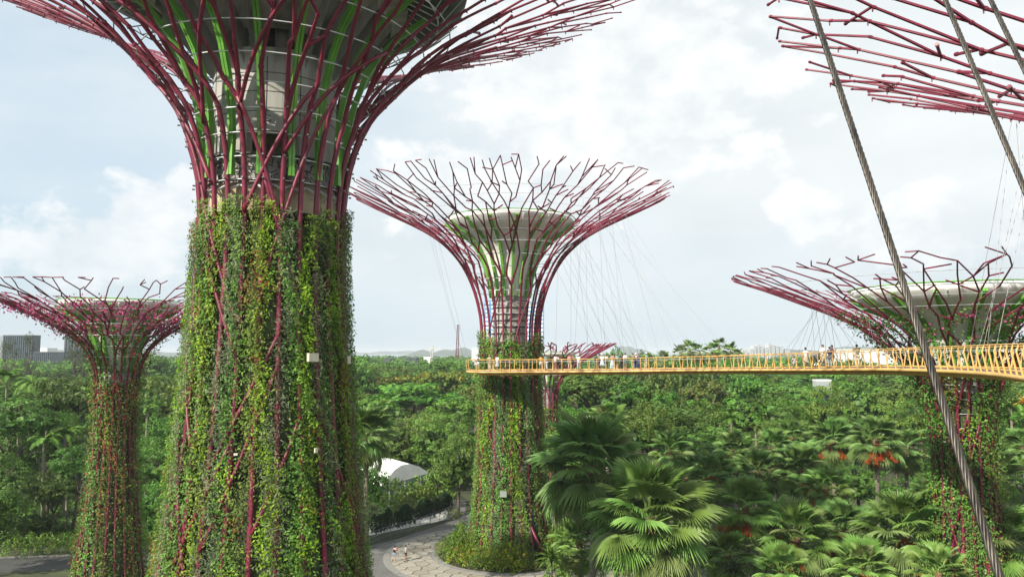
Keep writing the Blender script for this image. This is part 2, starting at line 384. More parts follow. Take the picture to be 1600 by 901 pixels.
STRIPS = ['fern', 'silver', 'ivy', 'fern', 'olive', 'ivy', 'silver', 'mid']
def planting(root, prof, z0, z1, nstrip, dens, leaf, rng, thick=0.22, cmap=None, bare=0.0, flowers=None, backing=True, off=0.05, gap=None):
    """vertical columns of plants of different species on the trunk panels"""
    if backing:
        bk = MB(); lz = np.linspace(z0, z1 - 0.6, 18)
        bk.lathe([(prof.at(prof.l_of_z(z))[0] - 0.2, z) for z in lz], 40)
        bk.build('planting_backing', M['felt'], root, True)
    w = 2 * math.pi / nstrip
    for i in range(nstrip):
        th0 = w * i; kind = STRIPS[int(rng.integers(0, len(STRIPS)))] if cmap is None else cmap[i % len(cmap)]
        rm = prof.at(prof.l_of_z((z0 + z1) / 2))[0]
        n = int(dens * w * rm * (z1 - z0))
        z = rng.uniform(z0, z1 + rng.uniform(-0.7, 0.8), n)
        wob = 0.25 * np.sin(z * 0.45 + i * 1.7) + 0.15 * np.sin(z * 1.3 + i)
        th = th0 + w * (rng.normal(0, 0.42, n) + 1.3 * wob + 0.35 * np.sin(z * 0.21 + i * 2.9))
        if gap is not None:
            dz = z - gap[1]; keep = ~((np.abs((th - gap[0] + math.pi) % (2 * math.pi) - math.pi) < gap[2] * (1 - np.clip(z / gap[1], 0, 1))) & (z < gap[1]))
            z, th = z[keep], th[keep]; n = len(z)
        r = np.interp(z, prof.zz, prof.rr)
        # lumpy thickness
        lump = np.sin(z * 2.1 + th * 23 + i) * np.sin(z * 0.9 - th * 11 + 2 * i) + 0.6 * np.sin(z * 5.3 + th * 41)
        keep = rng.uniform(-2.4, 1.6, n) < lump + 1.5 - bare * 2.2
        z, th, r, lump = z[keep], th[keep], r[keep], lump[keep]; n = len(z)
        if n < 4: continue
        off_ = off + thick * (0.35 * lump + rng.uniform(-0.5, 0.9, n))
        Pt = np.stack([(r + off_) * np.cos(th), (r + off_) * np.sin(th), z], axis=1)
        Nn = np.stack([np.cos(th), np.sin(th), np.full(n, 0.55)], axis=1)
        asp = {'silver': 0.14, 'fern': 0.42, 'ivy': 0.7, 'olive': 0.4, 'mid': 0.55, 'grey': 0.2}.get(kind, 0.5)
        sz = leaf * {'silver': 1.9, 'fern': 1.3, 'olive': 1.0}.get(kind, 1.0)
        V, Q = leaf_quads(Pt, Nn, sz, asp, 0.55, droop=0.8 if kind != 'silver' else 0.2, rng=rng)
        parts = [(V, Q, 0)]; mats = [M['lf_' + kind]]
        second = {'fern': 'lime', 'olive': 'rust', 'ivy': 'mid', 'silver': 'grey', 'mid': 'fern', 'grey': 'silver', 'dark': 'mid'}[kind]
        mats.append(M['lf_' + second]); mats.append(M['lf_rust'])
        # a patchy second species and a few rusty clumps
        mi = np.zeros(n, dtype=int); pn = np.sin(z * 1.1 + i * 2.3) + np.sin(z * 0.37 + i)
        mi[(pn > 0.9) & (rng.uniform(0, 1, n) < 0.7)] = 1
        rz_ = rng.uniform(z0, z1, 3)
        for q in rz_: mi[(np.abs(z - q) < 0.3) & (rng.uniform(0, 1, n) < 0.3) & (i % 3 == 0)] = 2
        if flowers:
            mats.append(M[flowers[0]]); fl = rng.uniform(0, 1, n) < flowers[1] * np.clip((z - z0) / (z1 - z0), 0.15, 1) * (0.4 + (np.sin(z * 1.9 + th * 9) > 0.2) * 1.6); mi[fl] = 3
        me = quads_mesh('planting_strip', V, Q, mats, mi)
        o = link('planting_strip', me, root); o['kind'] = 'stuff'

def supertree(label, cx, cy, zr, nrib=24, zbranch=31, rib_r=0.15, tip_r=0.055, thr=(1.6, 3.0), stepL=(1.3, 2.6), hoops=(), hoop_r=0.035,
              seed=1, brace_z=(8, 30), nbrace=12, twig=0.35, th_off=0.0, nside=6, wires=(), studs=False, jitter=0.2, tipcut=0.12, first_k=1.35, spacing=1.6, cross=0.17):
    rng = random.Random(seed); root = thing('supertree', label, 'supertree', (cx, cy, 0), 0, 'steel supertree towers'); pr = Prof(zr)
    w = 2 * math.pi / nrib; lb = pr.l_of_z(zbranch)
    hz = list(hoops)
    # the net of forked members: rows of jittered joints, each joined to the nearest joints of the row below
    rmax = pr.at(pr.len)[0]
    def rad(l_): return rib_r + (tip_r - rib_r) * min(1, max(0, (l_ - lb) / (pr.len - lb))) ** 0.6
    rows = [[(w * i + th_off, lb + rng.uniform(-0.5, 0.5), i) for i in range(nrib)]]; brs = [MB() for _ in range(nrib)]; l = lb
    def seg(br, A, B):
        (t1, l1), (t2, l2) = A, B; n = 3 if pr.at(l1)[0] < rmax * 0.55 else 1
        ps = [pr.pos(t1 + (t2 - t1) * k / n, l1 + (l2 - l1) * k / n) for k in range(n + 1)]
        br.tube(ps, [rad(l1 + (l2 - l1) * k / n) for k in range(n + 1)], nside if rib_r > 0.13 else 5, True)
        if nside == 8:
            d_ = (ps[-1] - ps[-2]).normalized(); br.tube([ps[-1] - d_ * 0.13, ps[-1] - d_ * 0.02], rad(l2) * 1.28, 8)
        if studs and rng.random() < 0.45:
            q = ps[0]; br.tube([q + Vector((0, 0, -0.03)), q + Vector((0, 0, -0.2))], 0.03, 4)
    while l < pr.len - 0.5:
        st = rng.uniform(*stepL); l += st; prev = rows[-1]; frac = (l - lb) / (pr.len - lb); r = pr.at(l)[0]
        nn = max(len(prev), int(2 * math.pi * r / spacing)); sp_ = 2 * math.pi / nn; amp = min(1, frac * 3.0 + 0.12)
        if nn < len(prev) * 1.1 and frac < 0.9: nn = len(prev)
        if nn == len(prev):
            row = [(p_[0] + rng.uniform(-0.5, 0.5) * sp_ * amp, min(pr.len, l + rng.uniform(-0.42, 0.42) * st * amp), None) for p_ in prev]
        else:
            o_ = rng.uniform(0, sp_); row = [(o_ + k * sp_ + rng.uniform(-0.42, 0.42) * sp_, min(pr.len, l + rng.uniform(-0.42, 0.42) * st), None) for k in range(nn)]
        def dth(x, y): return (x - y + math.pi) % (2 * math.pi) - math.pi
        new = []; used = set(); last = l >= pr.len - 0.5
        for q in row:
            if frac > 0.82 and rng.random() < 0.22: continue
            c = sorted(range(len(prev)), key=lambda i_: abs(dth(q[0], prev[i_][0])))[:2]; i0 = c[0]; used.add(i0); p_ = prev[i0]; q2 = (p_[0] + dth(q[0], p_[0]), q[1], p_[2])
            seg(brs[p_[2]], p_[:2], q2[:2]); new.append(q2)
            if nn > len(prev) * 0 and rng.random() < (cross if frac > 0.2 else 0.05):
                p2_ = prev[c[1]]
                if abs(dth(q[0], p2_[0])) * r < spacing * 1.1: seg(brs[p2_[2]], p2_[:2], (p2_[0] + dth(q[0], p2_[0]), q[1])); used.add(c[1])
        for i0, p_ in enumerate(prev):
            if i0 not in used and (frac < 0.6 or rng.random() < 0.5) and new:
                q2 = min(new, key=lambda q_: abs(dth(q_[0], p_[0])))
                if abs(dth(q2[0], p_[0])) * r < spacing * 1.5: seg(brs[p_[2]], p_[:2], (p_[0] + dth(q2[0], p_[0]), q2[1]))
            elif i0 not in used:
                seg(brs[p_[2]], p_[:2], (p_[0] + rng.uniform(-.5, .5) * sp_, min(pr.len, p_[1] + st * rng.uniform(.4, .9))))
        if frac > 0.3:
            for q2 in new:
                if rng.random() < twig * 0.5:
                    tl = st * rng.uniform(0.35, 0.8); ag = rng.choice((-1, 1)) * rng.uniform(0.5, 1.3); seg(brs[q2[2]], q2[:2], (q2[0] + tl * math.sin(ag) / r, min(pr.len, q2[1] + tl * math.cos(ag))))
        rows.append(new)
    for i in range(nrib):
        th = w * i + th_off; mb = MB()
        l0 = rows[0][i][1]; K = max(12, int(l0 / 1.1)); j0 = rng.uniform(-0.04, 0.04) * w
        pts = [pr.pos(th + j0 * math.sin(math.pi * k / K), l0 * k / K) for k in range(K + 1)]
        mb.tube(pts, [rib_r * 1.15 - 0.15 * rib_r * k / K for k in range(K + 1)], nside, False)
        rib = mb.build('rib', M['red'], root, True)
        if studs:
            sm = MB()
            for z in hz:
                if z < zbranch:
                    q = pr.pos(th, pr.l_of_z(z), rib_r + 0.04); sm.tube([q, q + Vector((math.cos(th) * 0.14, math.sin(th) * 0.14, 0))], 0.05, 5)
            if sm.v: sm.build('hoop_bracket', M['thin'], rib)['kind'] = 'stuff'
        if brs[i].v: brs[i].build('branch', M['red'], root, False)
    for k in range(nbrace):
        i = rng.randrange(nrib); j = rng.choice((-3, -2, 2, 3)); z0 = rng.uniform(*brace_z); z1 = z0 + abs(j) * rng.uniform(2.2, 3.4)
        l0, l1 = pr.l_of_z(z0), pr.l_of_z(z1); t0, t1 = w * i + th_off, w * (i + j) + th_off
        n = 9; off = rib_r * 0.9
        MB().tube([pr.pos(t0 + (t1 - t0) * q / n, l0 + (l1 - l0) * q / n, off) for q in range(n + 1)], rib_r * 0.72, nside).build('brace', M['red'], root, True)
    for z in hz:
        r = pr.at(pr.l_of_z(z))[0] - rib_r - hoop_r * 0.6; n = 48
        mb = MB(); mb.tube([Vector((r * math.cos(2 * math.pi * q / n), r * math.sin(2 * math.pi * q / n), z)) for q in range(n + 1)], hoop_r, 5, False)
        mb.build('hoop', M['steel'], root, True)
    for r_ in wires:
        l_ = pr.l_of_r(r_); r, z = pr.at(l_); n = 60
        mb = MB(); mb.tube([Vector((r * math.cos(2 * math.pi * q / n), r * math.sin(2 * math.pi * q / n), z + 0.05)) for q in range(n + 1)], 0.018, 3, False)
        mb.build('canopy_wire', M['steel'], root)
    return root, pr

def green_ribs(root, prof2, n, wd=0.28, dp=0.35, th_off=0.0, split=True):
    """prof2: list of (r,z)"""
    me = None; pts = prof2
    mb = MB()
    for side in ((-1, 1) if split else (0,)):
        b = len(mb.v); o = side * wd * 0.32; hw = wd * (0.26 if split else 0.5)
        for k, (r, z) in enumerate(pts):
            if k < len(pts) - 1: tr, tz = pts[k + 1][0] - r, pts[k + 1][1] - z
            L_ = math.hypot(tr, tz); nr, nz = tz / L_, -tr / L_
            for (dr, y) in ((0, -hw), (0, hw), (dp, hw), (dp, -hw)):
                mb.v.append(Vector((r + nr * dr, o + y, z + nz * dr)))
        for k in range(len(pts) - 1):
            for q in range(4):
                a = b + 4 * k + q; c = b + 4 * k + (q + 1) % 4; mb.face((a, c, c + 4, a + 4))
        mb.face((b, b + 1, b + 2, b + 3)); e = b + 4 * (len(pts) - 1); mb.face((e + 3, e + 2, e + 1, e))
    me = mb.mesh('green_fin', M['green'])
    for i in range(n): link('green_fin', me, root, rot=(0, 0, 2 * math.pi * i / n + th_off))

# ---- B : the large near tower, concrete core
XB, YB = -13.2, 42.0
zrB = [(0, 6.7), (6, 5.9), (12, 5.15), (20, 4.3), (26, 3.88), (30, 3.78), (33, 4.08), (35.2, 4.75), (36.8, 5.65), (38.2, 6.9), (39.6, 8.2), (41.0, 10.0), (42.6, 13.0), (44.4, 17.0), (45.8, 20.4), (47.0, 23.6)]
rootB, prB = supertree('largest tower with concrete core and leafy trunk, its magenta canopy cut by the picture top', XB, YB, zrB, nrib=26, zbranch=35.2, spacing=1.1, cross=0.26, first_k=1.5, rib_r=0.135, tip_r=0.042,
    thr=(0.8, 1.5), stepL=(1.5, 2.4), hoops=[31.7 + 1.15 * k for k in range(9)], hoop_r=0.036, seed=3, brace_z=(10, 30), nbrace=26, studs=True, nside=8, twig=0.45, th_off=0.05, jitter=0.34)
rng = np.random.default_rng(5)
for z0b, j, ib in ((30.0, 3, 19), (29.2, -2, 21), (31.5, -3, 17), (33.0, 3, 21), (35.0, 2, 19), (35.5, -2, 18), (34.5, 2, 17)):
    w_ = 2 * math.pi / 26; t0 = w_ * ib + 0.05; t1 = t0 + j * w_; l0 = prB.l_of_z(z0b); l1 = l0 + 6.5
    MB().tube([prB.pos(t0 + (t1 - t0) * q / 9, l0 + (l1 - l0) * q / 9, 0.13) for q in range(10)], 0.11, 7).build('brace', M['red'], rootB, True)
# plant strips: sectors facing the camera follow the photograph
planting(rootB, prB, 0.0, 30.15, 38, 250, 0.135, rng, thick=0.34, off=0.16,
         cmap=['silver', 'ivy', 'fern', 'olive', 'silver', 'mid', 'ivy', 'fern', 'silver', 'mid', 'olive', 'fern', 'silver', 'ivy', 'fern', 'silver', 'mid', 'fern', 'olive'])
# core
cB = MB(); cB.lathe([(3.35, 30.2), (3.35, 31.65)], 48); cB.build('core_base', M['stained'], rootB, True)
cB = MB(); n = 64; FA = math.degrees(math.atan2(-YB, -XB)) % 360
for k in range(n):
    a0 = 2 * math.pi * k / n; a1 = 2 * math.pi * (k + 1) / n; am = math.degrees((a0 + a1) / 2) % 360; dv = (am - FA + 180) % 360 - 180
    for (za, zb) in ((31.65, 33.05), (33.05, 34.35), (34.35, 38.3)):
        if za == 33.05 and (-26 < dv < 22 or abs(dv) > 150): continue
        r = 3.3; b = len(cB.v)
        cB.v += [Vector((r * math.cos(a0), r * math.sin(a0), za)), Vector((r * math.cos(a1), r * math.sin(a1), za)), Vector((r * math.cos(a1), r * math.sin(a1), zb)), Vector((r * math.cos(a0), r * math.sin(a0), zb))]
        cB.face((b, b + 1, b + 2, b + 3))
cB.build('core_wall', M['concrete'], rootB, False)
MB().lathe([(2.5, 31.9), (2.5, 35)], 40).build('stair_well', M['felt'], rootB, True)
for sgn in (FA - 26.5, FA + 22.5):
    a = math.radians(sgn); MB().box((2.98 * math.cos(a), 2.98 * math.sin(a), 33.7), (0.62, 0.12, 1.3), a).build('reveal', M['concrete'], rootB)
MB().lathe([(3.3, 34.352), (2.5, 34.36)], 48, a0=R_(FA - 28), a1=R_(FA + 24)).build('lintel', M['concrete'], rootB)
MB().lathe([(3.3, 33.05), (2.5, 33.06)], 48, a0=R_(FA - 28), a1=R_(FA + 24)).build('sill', M['concrete'], rootB)
for z in (35.35, 36.4, 37.4): MB().lathe([(3.302, z), (3.312, z), (3.312, z + .035), (3.302, z + .035)], 48).build('formwork_seam', M['dark'], rootB)
for k in range(12):
    a = 2 * math.pi * (k + .3) / 12; MB().box((3.3 * math.cos(a), 3.3 * math.sin(a), 36.3), (0.03, 0.035, 3.9), a).build('formwork_seam', M['dark'], rootB)
for k in range(5):
    a = R_(FA - 60 + 27 * k); MB().box((3.36 * math.cos(a), 3.36 * math.sin(a), 35.0 + (k % 2) * .9), (0.12, 0.22, 0.3), a).build('lamp_box', M['thin'], rootB)
# perforated screen: a band of irregular polygon cut-outs
sb = MB(); rs = random.Random(4)
for k in range(96):
    a = 2 * math.pi * k / 96; r = 3.62
    z0, z1 = 31.75, 33.05
    for q in range(5):
        zq = z0 + (z1 - z0) * q / 4.0; a2 = a + rs.uniform(-.03, .03)
        p = Vector((r * math.cos(a2), r * math.sin(a2), zq))
        for _ in range(2):
            da = rs.uniform(-0.09, 0.09); dz = rs.uniform(-0.35, 0.35)
            p2 = Vector((r * math.cos(a2 + da), r * math.sin(a2 + da), min(z1, max(z0, zq + dz)))); sb.tube([p, p2], 0.028, 3, False)
sb.build('perforated_screen', M['screen'], rootB)
MB().lathe([(3.45, 31.68), (3.72, 31.68), (3.72, 31.76), (3.45, 31.76)], 48).build('screen_rail', M['screen'], rootB)
MB().lathe([(3.45, 33.03), (3.72, 33.03), (3.72, 33.1), (3.45, 33.1)], 48).build('screen_rail', M['screen'], rootB)
# steel bracing star ring just above the plants
st = MB(); 
for k in range(26):
    a = 2 * math.pi * k / 26 + 0.05; b_ = a + math.pi / 26; c_ = a + 2 * math.pi / 26
    p = lambda t, r, z: Vector((r * math.cos(t), r * math.sin(t), z))
    st.tube([p(a, 3.75, 31.2), p(b_, 3.45, 31.5)], 0.07, 4); st.tube([p(b_, 3.45, 31.5), p(c_, 3.75, 31.2)], 0.07, 4)
    st.tube([p(a, 3.4, 30.95), p(a, 3.75, 31.2)], 0.06, 4)
st.build('bracing_ring', M['steel'], rootB)
# flared concrete capital with petals, slot, and the dark platform underside
MB().lathe([(3.3, 38.3), (3.5, 38.7)], 48).build('capital_collar', M['concrete'], rootB, True)
MB().lathe([(2.8, 38.7), (2.8, 39.8)], 40).build('capital_slot', M['dark'], rootB, True)  # near-black inner wall stands in for the shade inside the slot
MB().lathe([(3.4, 39.75), (4.2, 40.4), (5.3, 41.3), (6.6, 42.1), (7.4, 42.6)], 48).build('capital_bowl', M['concrete'], rootB, True)
me_ = MB(); me_.poly_prism([(2.9, -0.28), (6.3, -0.55), (6.3, 0.55), (2.9, 0.28)], 0, 1)
for v in me_.v:
    t = (v.x - 2.9) / 3.4
    v.z = (37.4 + 4.0 * t ** 0.75) if v.z < 0.5 else 42.2
mm = me_.mesh('petal_bracket', M['concrete'])
for k in range(13): link('petal_bracket', mm, rootB, rot=(0, 0, 2 * math.pi * (k + 0.5) / 13))
MB().lathe([(7.2, 42.5), (9.2, 42.6), (10.6, 43.2), (10.8, 44.0), (10.5, 44.6), (0.1, 44.8)], 48).build('platform', M['darkgreen'], rootB, True)
la = MB()
for k in range(52):
    a = 2 * math.pi * k / 52; b_ = a + 2 * math.pi / 52
    p = lambda t, r, z: Vector((r * math.cos(t), r * math.sin(t), z))
    la.tube([p(a, 7.3, 42.3), p(b_, 9.0, 41.7)], 0.04, 4); la.tube([p(b_, 9.0, 41.7), p(a, 10.5, 42.9)], 0.04, 4); la.tube([p(a, 9.0, 41.7), p(b_, 9.0, 41.7)], 0.04, 4)
la.build('underside_lattice', M['steel'], rootB)
green_ribs(rootB, [(3.75, 31.9), (3.72, 34), (3.85, 35.5), (4.2, 37), (4.75, 38.5), (5.5, 39.8), (6.6, 41.0), (8.2, 42.2)], 16, 0.27, 0.3, 0.12)
def boxpart(root, th, r, z, d, mat, name):
    MB().box((r * math.cos(th), r * math.sin(th), z), d, th).build(name, mat, root)
def on_tree(px, py, X, Y, rr):
    """angle/height at which the pixel ray meets a vertical cylinder"""
    d = P(px, py, 100) - Vector((0, 0, CAMZ)); o = Vector((-X, -Y)); a = d.x ** 2 + d.y ** 2; b = 2 * (o.x * d.x + o.y * d.y); c = o.length_squared - rr * rr
    t = (-b - math.sqrt(max(0, b * b - 4 * a * c))) / (2 * a); p = Vector((d.x * t - X, d.y * t - Y)); return math.atan2(p.y, p.x), CAMZ + d.z * t
for (px, py, rr, d, nm) in ((488, 558, 4.8, (0.25, 0.52, 0.42), 'control_box'), (493, 703, 5.15, (0.12, 0.15, 0.22), 'sensor_box'), (544, 562, 4.75, (0.1, 0.2, 0.42), 'control_box'), (369, 709, 5.2, (0.1, 0.18, 0.1), 'sensor_box')):
    th, z = on_tree(px, py, XB, YB, rr); boxpart(rootB, th, rr + 0.05, z, d, M['cream'], nm)

# ---- Mid tower
XM, YM = -0.2, 90.0
zrM = [(0, 5.0), (4, 4.3), (9, 3.85), (15, 3.6), (21, 3.42), (25.6, 3.42), (28.3, 3.8), (31, 4.65), (33.6, 6.1), (35.8, 8.2), (37.4, 10.6), (38.9, 13.6), (40.3, 16.6), (41.5, 19.0)]
rootM, prM = supertree('middle tower joined to the yellow skyway, magenta branches around a white funnel', XM, YM, zrM, nrib=24, zbranch=30.5, spacing=0.98, cross=0.3, rib_r=0.13, tip_r=0.055, first_k=1.0,
    thr=(0.55, 0.95), stepL=(1.5, 2.3), hoops=[26.0 + 1.3 * k for k in range(8)], hoop_r=0.035, seed=8, brace_z=(4, 27), nbrace=18, wires=(6.5, 7.5, 8.6, 9.8, 11, 12.3, 13.6, 15), th_off=0.03, jitter=0.55, twig=0.45)
planting(rootM, prM, 0.0, 24.7, 28, 130, 0.2, rng, thick=0.38, bare=0.05, off=0.08, cmap=['ivy', 'mid', 'fern', 'silver', 'ivy', 'olive', 'mid', 'ivy', 'fern', 'silver'], gap=(R_(-56), 5.8, 0.26))
MB().lathe([(2.0, 24), (2.0, 29.7)], 32).build('core', M['concrete'], rootM, True)
for k in range(7):
    MB().lathe([(2.02, 25.0 + .75 * k), (2.1, 25.0 + .75 * k), (2.1, 25.12 + .75 * k), (2.02, 25.12 + .75 * k)], 32).build('core_band', M['dark'], rootM)
def funnel(root, r0, z0, r1, z1, r2, z2, mat=None, nf=16, lip=0.45):
    MB().lathe([(r0, z0), (r0 + (r1 - r0) * 0.1, z0 + (z1 - z0) * 0.3), (r0 + (r1 - r0) * 0.36, z0 + (z1 - z0) * 0.65), (r0 + (r1 - r0) * 0.64, z0 + (z1 - z0) * 0.86), (r1, z1)], 40).build('funnel', mat or M['funnel'], root, True)
    MB().lathe([(r1, z1), (r1 + (r2 - r1) * 0.5, z1 + (z2 - z1) * 0.38), (r2, z2), (r2 + 0.12, z2 + lip * 0.5), (r2, z2 + lip), (r2 - 0.5, z2 + lip * 1.1), (0.1, z2 + lip * 0.9)], 48).build('funnel_bowl', M['white'], root, True)
    gp = [(r0 + 0.12, z0 - 0.1), (r0 + (r1 - r0) * 0.1 + .12, z0 + (z1 - z0) * 0.3), (r0 + (r1 - r0) * 0.36 + .12, z0 + (z1 - z0) * 0.65), (r0 + (r1 - r0) * 0.64 + .12, z0 + (z1 - z0) * 0.86), (r1 + .12, z1), (r1 + (r2 - r1) * 0.5 + .15, z1 + (z2 - z1) * 0.34), (r2 + 0.2, z2)]
    green_ribs(root, gp, nf, 0.24, 0.24, 0.1)
    sb_ = MB()
    sb_.tube([Vector((r1 + .2, 0, z1 + .1)), Vector((r2 + .3, 0, z2 + 0.0))], 0.06, 4)
    me2 = sb_.mesh('white_strut', M['white'])
    for i in range(nf): link('white_strut', me2, root, rot=(0, 0, 2 * math.pi * (i + .5) / nf))
    n = 48; r = r2 + 0.28
    MB().tube([Vector((r * math.cos(2 * math.pi * q / n), r * math.sin(2 * math.pi * q / n), z2 + lip * 1.05)) for q in range(n + 1)], 0.06, 4, False).build('green_rim', M['green'], root)
funnel(rootM, 2.1, 29.4, 5.3, 36.5, 7.4, 38.0)
th, z = on_tree(787, 771, XM, YM, 4.4); boxpart(rootM, th, 4.55, z, (0.3, 0.75, 0.6), M['greybox'], 'control_box')
th, z = on_tree(767, 571, XM, YM, 3.8); boxpart(rootM, th, 3.95, z, (0.3, 0.35, 0.3), M['white'], 'floodlight')
# near-black panel paints the doorway's shade, with its red struts and the footings
dth = R_(-54)
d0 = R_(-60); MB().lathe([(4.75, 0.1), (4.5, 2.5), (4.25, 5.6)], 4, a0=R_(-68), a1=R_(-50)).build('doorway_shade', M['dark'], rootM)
MB().tube([Vector((4.2 * math.cos(dth), 4.2 * math.sin(dth), 3.4)), Vector((6.0 * math.cos(dth + .1), 6.0 * math.sin(dth + .1), 0.2))], 0.15, 8).build('strut', M['red'], rootM, True)
MB().tube([Vector((4.6 * math.cos(dth - .12), 4.6 * math.sin(dth - .12), 4.0)), Vector((5.9 * math.cos(dth + .09), 5.9 * math.sin(dth + .09), 0.3))], 0.11, 8).build('strut', M['red'], rootM, True)
MB().box((6.0 * math.cos(dth + .1), 6.0 * math.sin(dth + .1), 0.15), (0.7, 0.7, 0.3)).build('footing', M['kerb'], rootM)

def blossoms(root, pr, r0, r1, n, mat, size, rng, name, thr=0.0, below=0.35, arc=None, k1=5, k2=3, zlo=None):
    l = rng.uniform(pr.l_of_r(r0) if zlo is None else pr.l_of_z(zlo), pr.l_of_r(r1), n); th = rng.uniform(0, 2 * math.pi, n) if arc is None else rng.uniform(arc[0], arc[1], n)
    r = np.interp(l, pr.c, pr.rr); z = np.interp(l, pr.c, pr.zz)
    keep = (np.sin(th * k1 + l * 1.3) + np.sin(th * (k1 + 6) - l * 2.1) + 0.6 * np.sin(th * 29 + l * 3.9)) > thr; l, th, r, z = l[keep], th[keep], r[keep], z[keep]; m = len(r)
    Pt = np.stack([r * np.cos(th), r * np.sin(th), z], axis=1) + rng.normal(0, below, (m, 3)) * np.array([1, 1, 0.8])
    # gather into clumps
    Nn = np.stack([np.cos(th), np.sin(th), np.full(m, -0.1)], axis=1)
    V, Q = leaf_quads(Pt, Nn, size, 0.75, 0.8, rng=rng)
    return link(name, quads_mesh(name, V, Q, mat), root)
# ---- A : left tower with bougainvillea
XA, YA = -37.8, 74.0
zrA = [(0, 3.2), (6, 2.45), (13.7, 1.8), (19, 1.75), (21.5, 2.1), (23.4, 3.0), (25.0, 4.9), (26.3, 7.2), (27.4, 9.6), (28.9, 13.4)]
rootA, prA = supertree('left tower with pink bougainvillea below its rim, beside the grey block buildings', XA, YA, zrA, nrib=20, zbranch=21, spacing=0.9, rib_r=0.10, tip_r=0.045, first_k=1.0,
    thr=(0.6, 1.1), stepL=(1.0, 2.0), hoops=[18.5 + 1.0 * k for k in range(8)], hoop_r=0.03, seed=21, brace_z=(2, 18), nbrace=14, wires=(8, 9.5), jitter=0.4, twig=0.5)
planting(rootA, prA, 0.0, 20.5, 20, 120, 0.19, rng, thick=0.5, bare=0.12, off=0.16, cmap=['olive', 'mid', 'ivy', 'mid', 'olive', 'dark'], flowers=('lf_redflower', 0.05))  # darker plant mix stands in for the shade over this tower
MB().lathe([(1.2, 18), (1.2, 21.6)], 28).build('core', M['concrete'], rootA, True)
funnel(rootA, 1.35, 21.2, 3.7, 26.3, 5.15, 27.35, nf=14, lip=0.4)
blossoms(rootA, prA, 4.6, 9.6, 10000, M['lf_pink'], 0.24, rng, 'pink_blossom', 0.35)
blossoms(rootA, prA, 2.6, 8.4, 9000, M['lf_dark'], 0.2, rng, 'canopy_creeper', 0.1, zlo=20)
blossoms(rootA, prA, 2.3, 5.0, 1500, M['lf_redflower'], 0.2, rng, 'red_blossom', 0.55, zlo=17.5)
# ---- C : right tower
XC, YC = 33.6, 58.0
zrC = [(0, 2.9), (8, 2.25), (15.7, 2.05), (19.5, 2.4), (21.4, 3.1), (23.2, 4.9), (24.7, 6.6), (25.9, 8.8), (27.0, 11.4), (28.0, 13.8), (28.9, 16.3)]
rootC, prC = supertree('right tower behind the skyway with wide white disc and sparse pink blossom', XC, YC, zrC, nrib=20, zbranch=20.5, spacing=1.1, cross=0.26, rib_r=0.11, tip_r=0.045, first_k=1.0,
    thr=(0.65, 1.15), stepL=(1.1, 2.3), hoops=[16.4 + 1.05 * k for k in range(8)], hoop_r=0.03, seed=31, brace_z=(2, 18), nbrace=12, wires=(9, 10.5, 12, 13.5), jitter=0.4, twig=0.5)
planting(rootC, prC, 0.0, 20.6, 20, 130, 0.17, rng, thick=0.6, bare=0.1, off=0.2, cmap=['ivy', 'mid', 'ivy', 'olive', 'mid'], flowers=('lf_orange', 0.012))
MB().lathe([(1.4, 14), (1.4, 21.6)], 28).build('core', M['concrete'], rootC, True)
funnel(rootC, 1.6, 21.0, 5.2, 26.0, 7.2, 27.2, nf=16, lip=0.5)
blossoms(rootC, prC, 5.2, 8.6, 2600, M['lf_pink'], 0.2, rng, 'pink_blossom', 0.95)
blossoms(rootC, prC, 3.2, 8.4, 15000, M['lf_dark'], 0.2, rng, 'canopy_creeper', -0.1, zlo=19.5)
# ---- D : far tower seen past the middle one
XD, YD = 6.3, 140.0
zrD = [(0, 3.0), (8, 2.2), (14, 1.9), (17, 2.3), (19, 3.6), (20.8, 6.0), (22.3, 8.6), (24.5, 12.6)]
rootD, prD = supertree('small distant tower whose flat magenta canopy shows just behind the middle tower', XD, YD, zrD, nrib=18, zbranch=16, spacing=1.1, rib_r=0.14, tip_r=0.09,
    thr=(1.6, 2.8), stepL=(1.2, 2.4), hoops=[14, 15.2, 16.4, 17.6, 18.8], hoop_r=0.05, seed=41, brace_z=(2, 14), nbrace=8, nside=5, jitter=0.3)
planting(rootD, prD, 0.0, 13.5, 12, 16, 0.4, rng, thick=0.35, bare=0.2, cmap=['ivy', 'olive', 'mid'])
MB().lathe([(1.2, 12), (1.2, 17.2)], 20).build('core', M['concrete'], rootD, True)
funnel(rootD, 1.3, 16.8, 3.6, 21.4, 5.0, 22.4, nf=12, lip=0.4)
# ---- E : canopy over the skyway, top right
kE = 14.0
XE, YE = 30.8, 22.8
zrE = [(0, 5.4), (8, 4.4), (16, 3.9), (22, 3.8), (26, 4.6), (29, 6.4), (31, 8.8), (32.6, 11.6), (34.0, 14.6), (35.6, 18.0), (37.0, 21.7)]
rootE, prE = supertree('magenta canopy reaching in at the top right corner above the thick steel strands', XE, YE, zrE, nrib=24, zbranch=26, spacing=1.45, cross=0.38, rib_r=0.12, tip_r=0.05,
    first_k=1.0, thr=(0.55, 1.0), stepL=(1.8, 2.8), hoops=[23 + 1.3 * k for k in range(4)], hoop_r=0.035, seed=55, brace_z=(2, 20), nbrace=12, studs=True, nside=8, jitter=0.34, twig=0.8, tipcut=0.16)
planting(rootE, prE, 0.0, 22.0, 20, 14, 0.3, rng, thick=0.3, bare=0.1)
funnel(rootE, 2.2, 25, 5.4, 32, 7.3, 33.3)

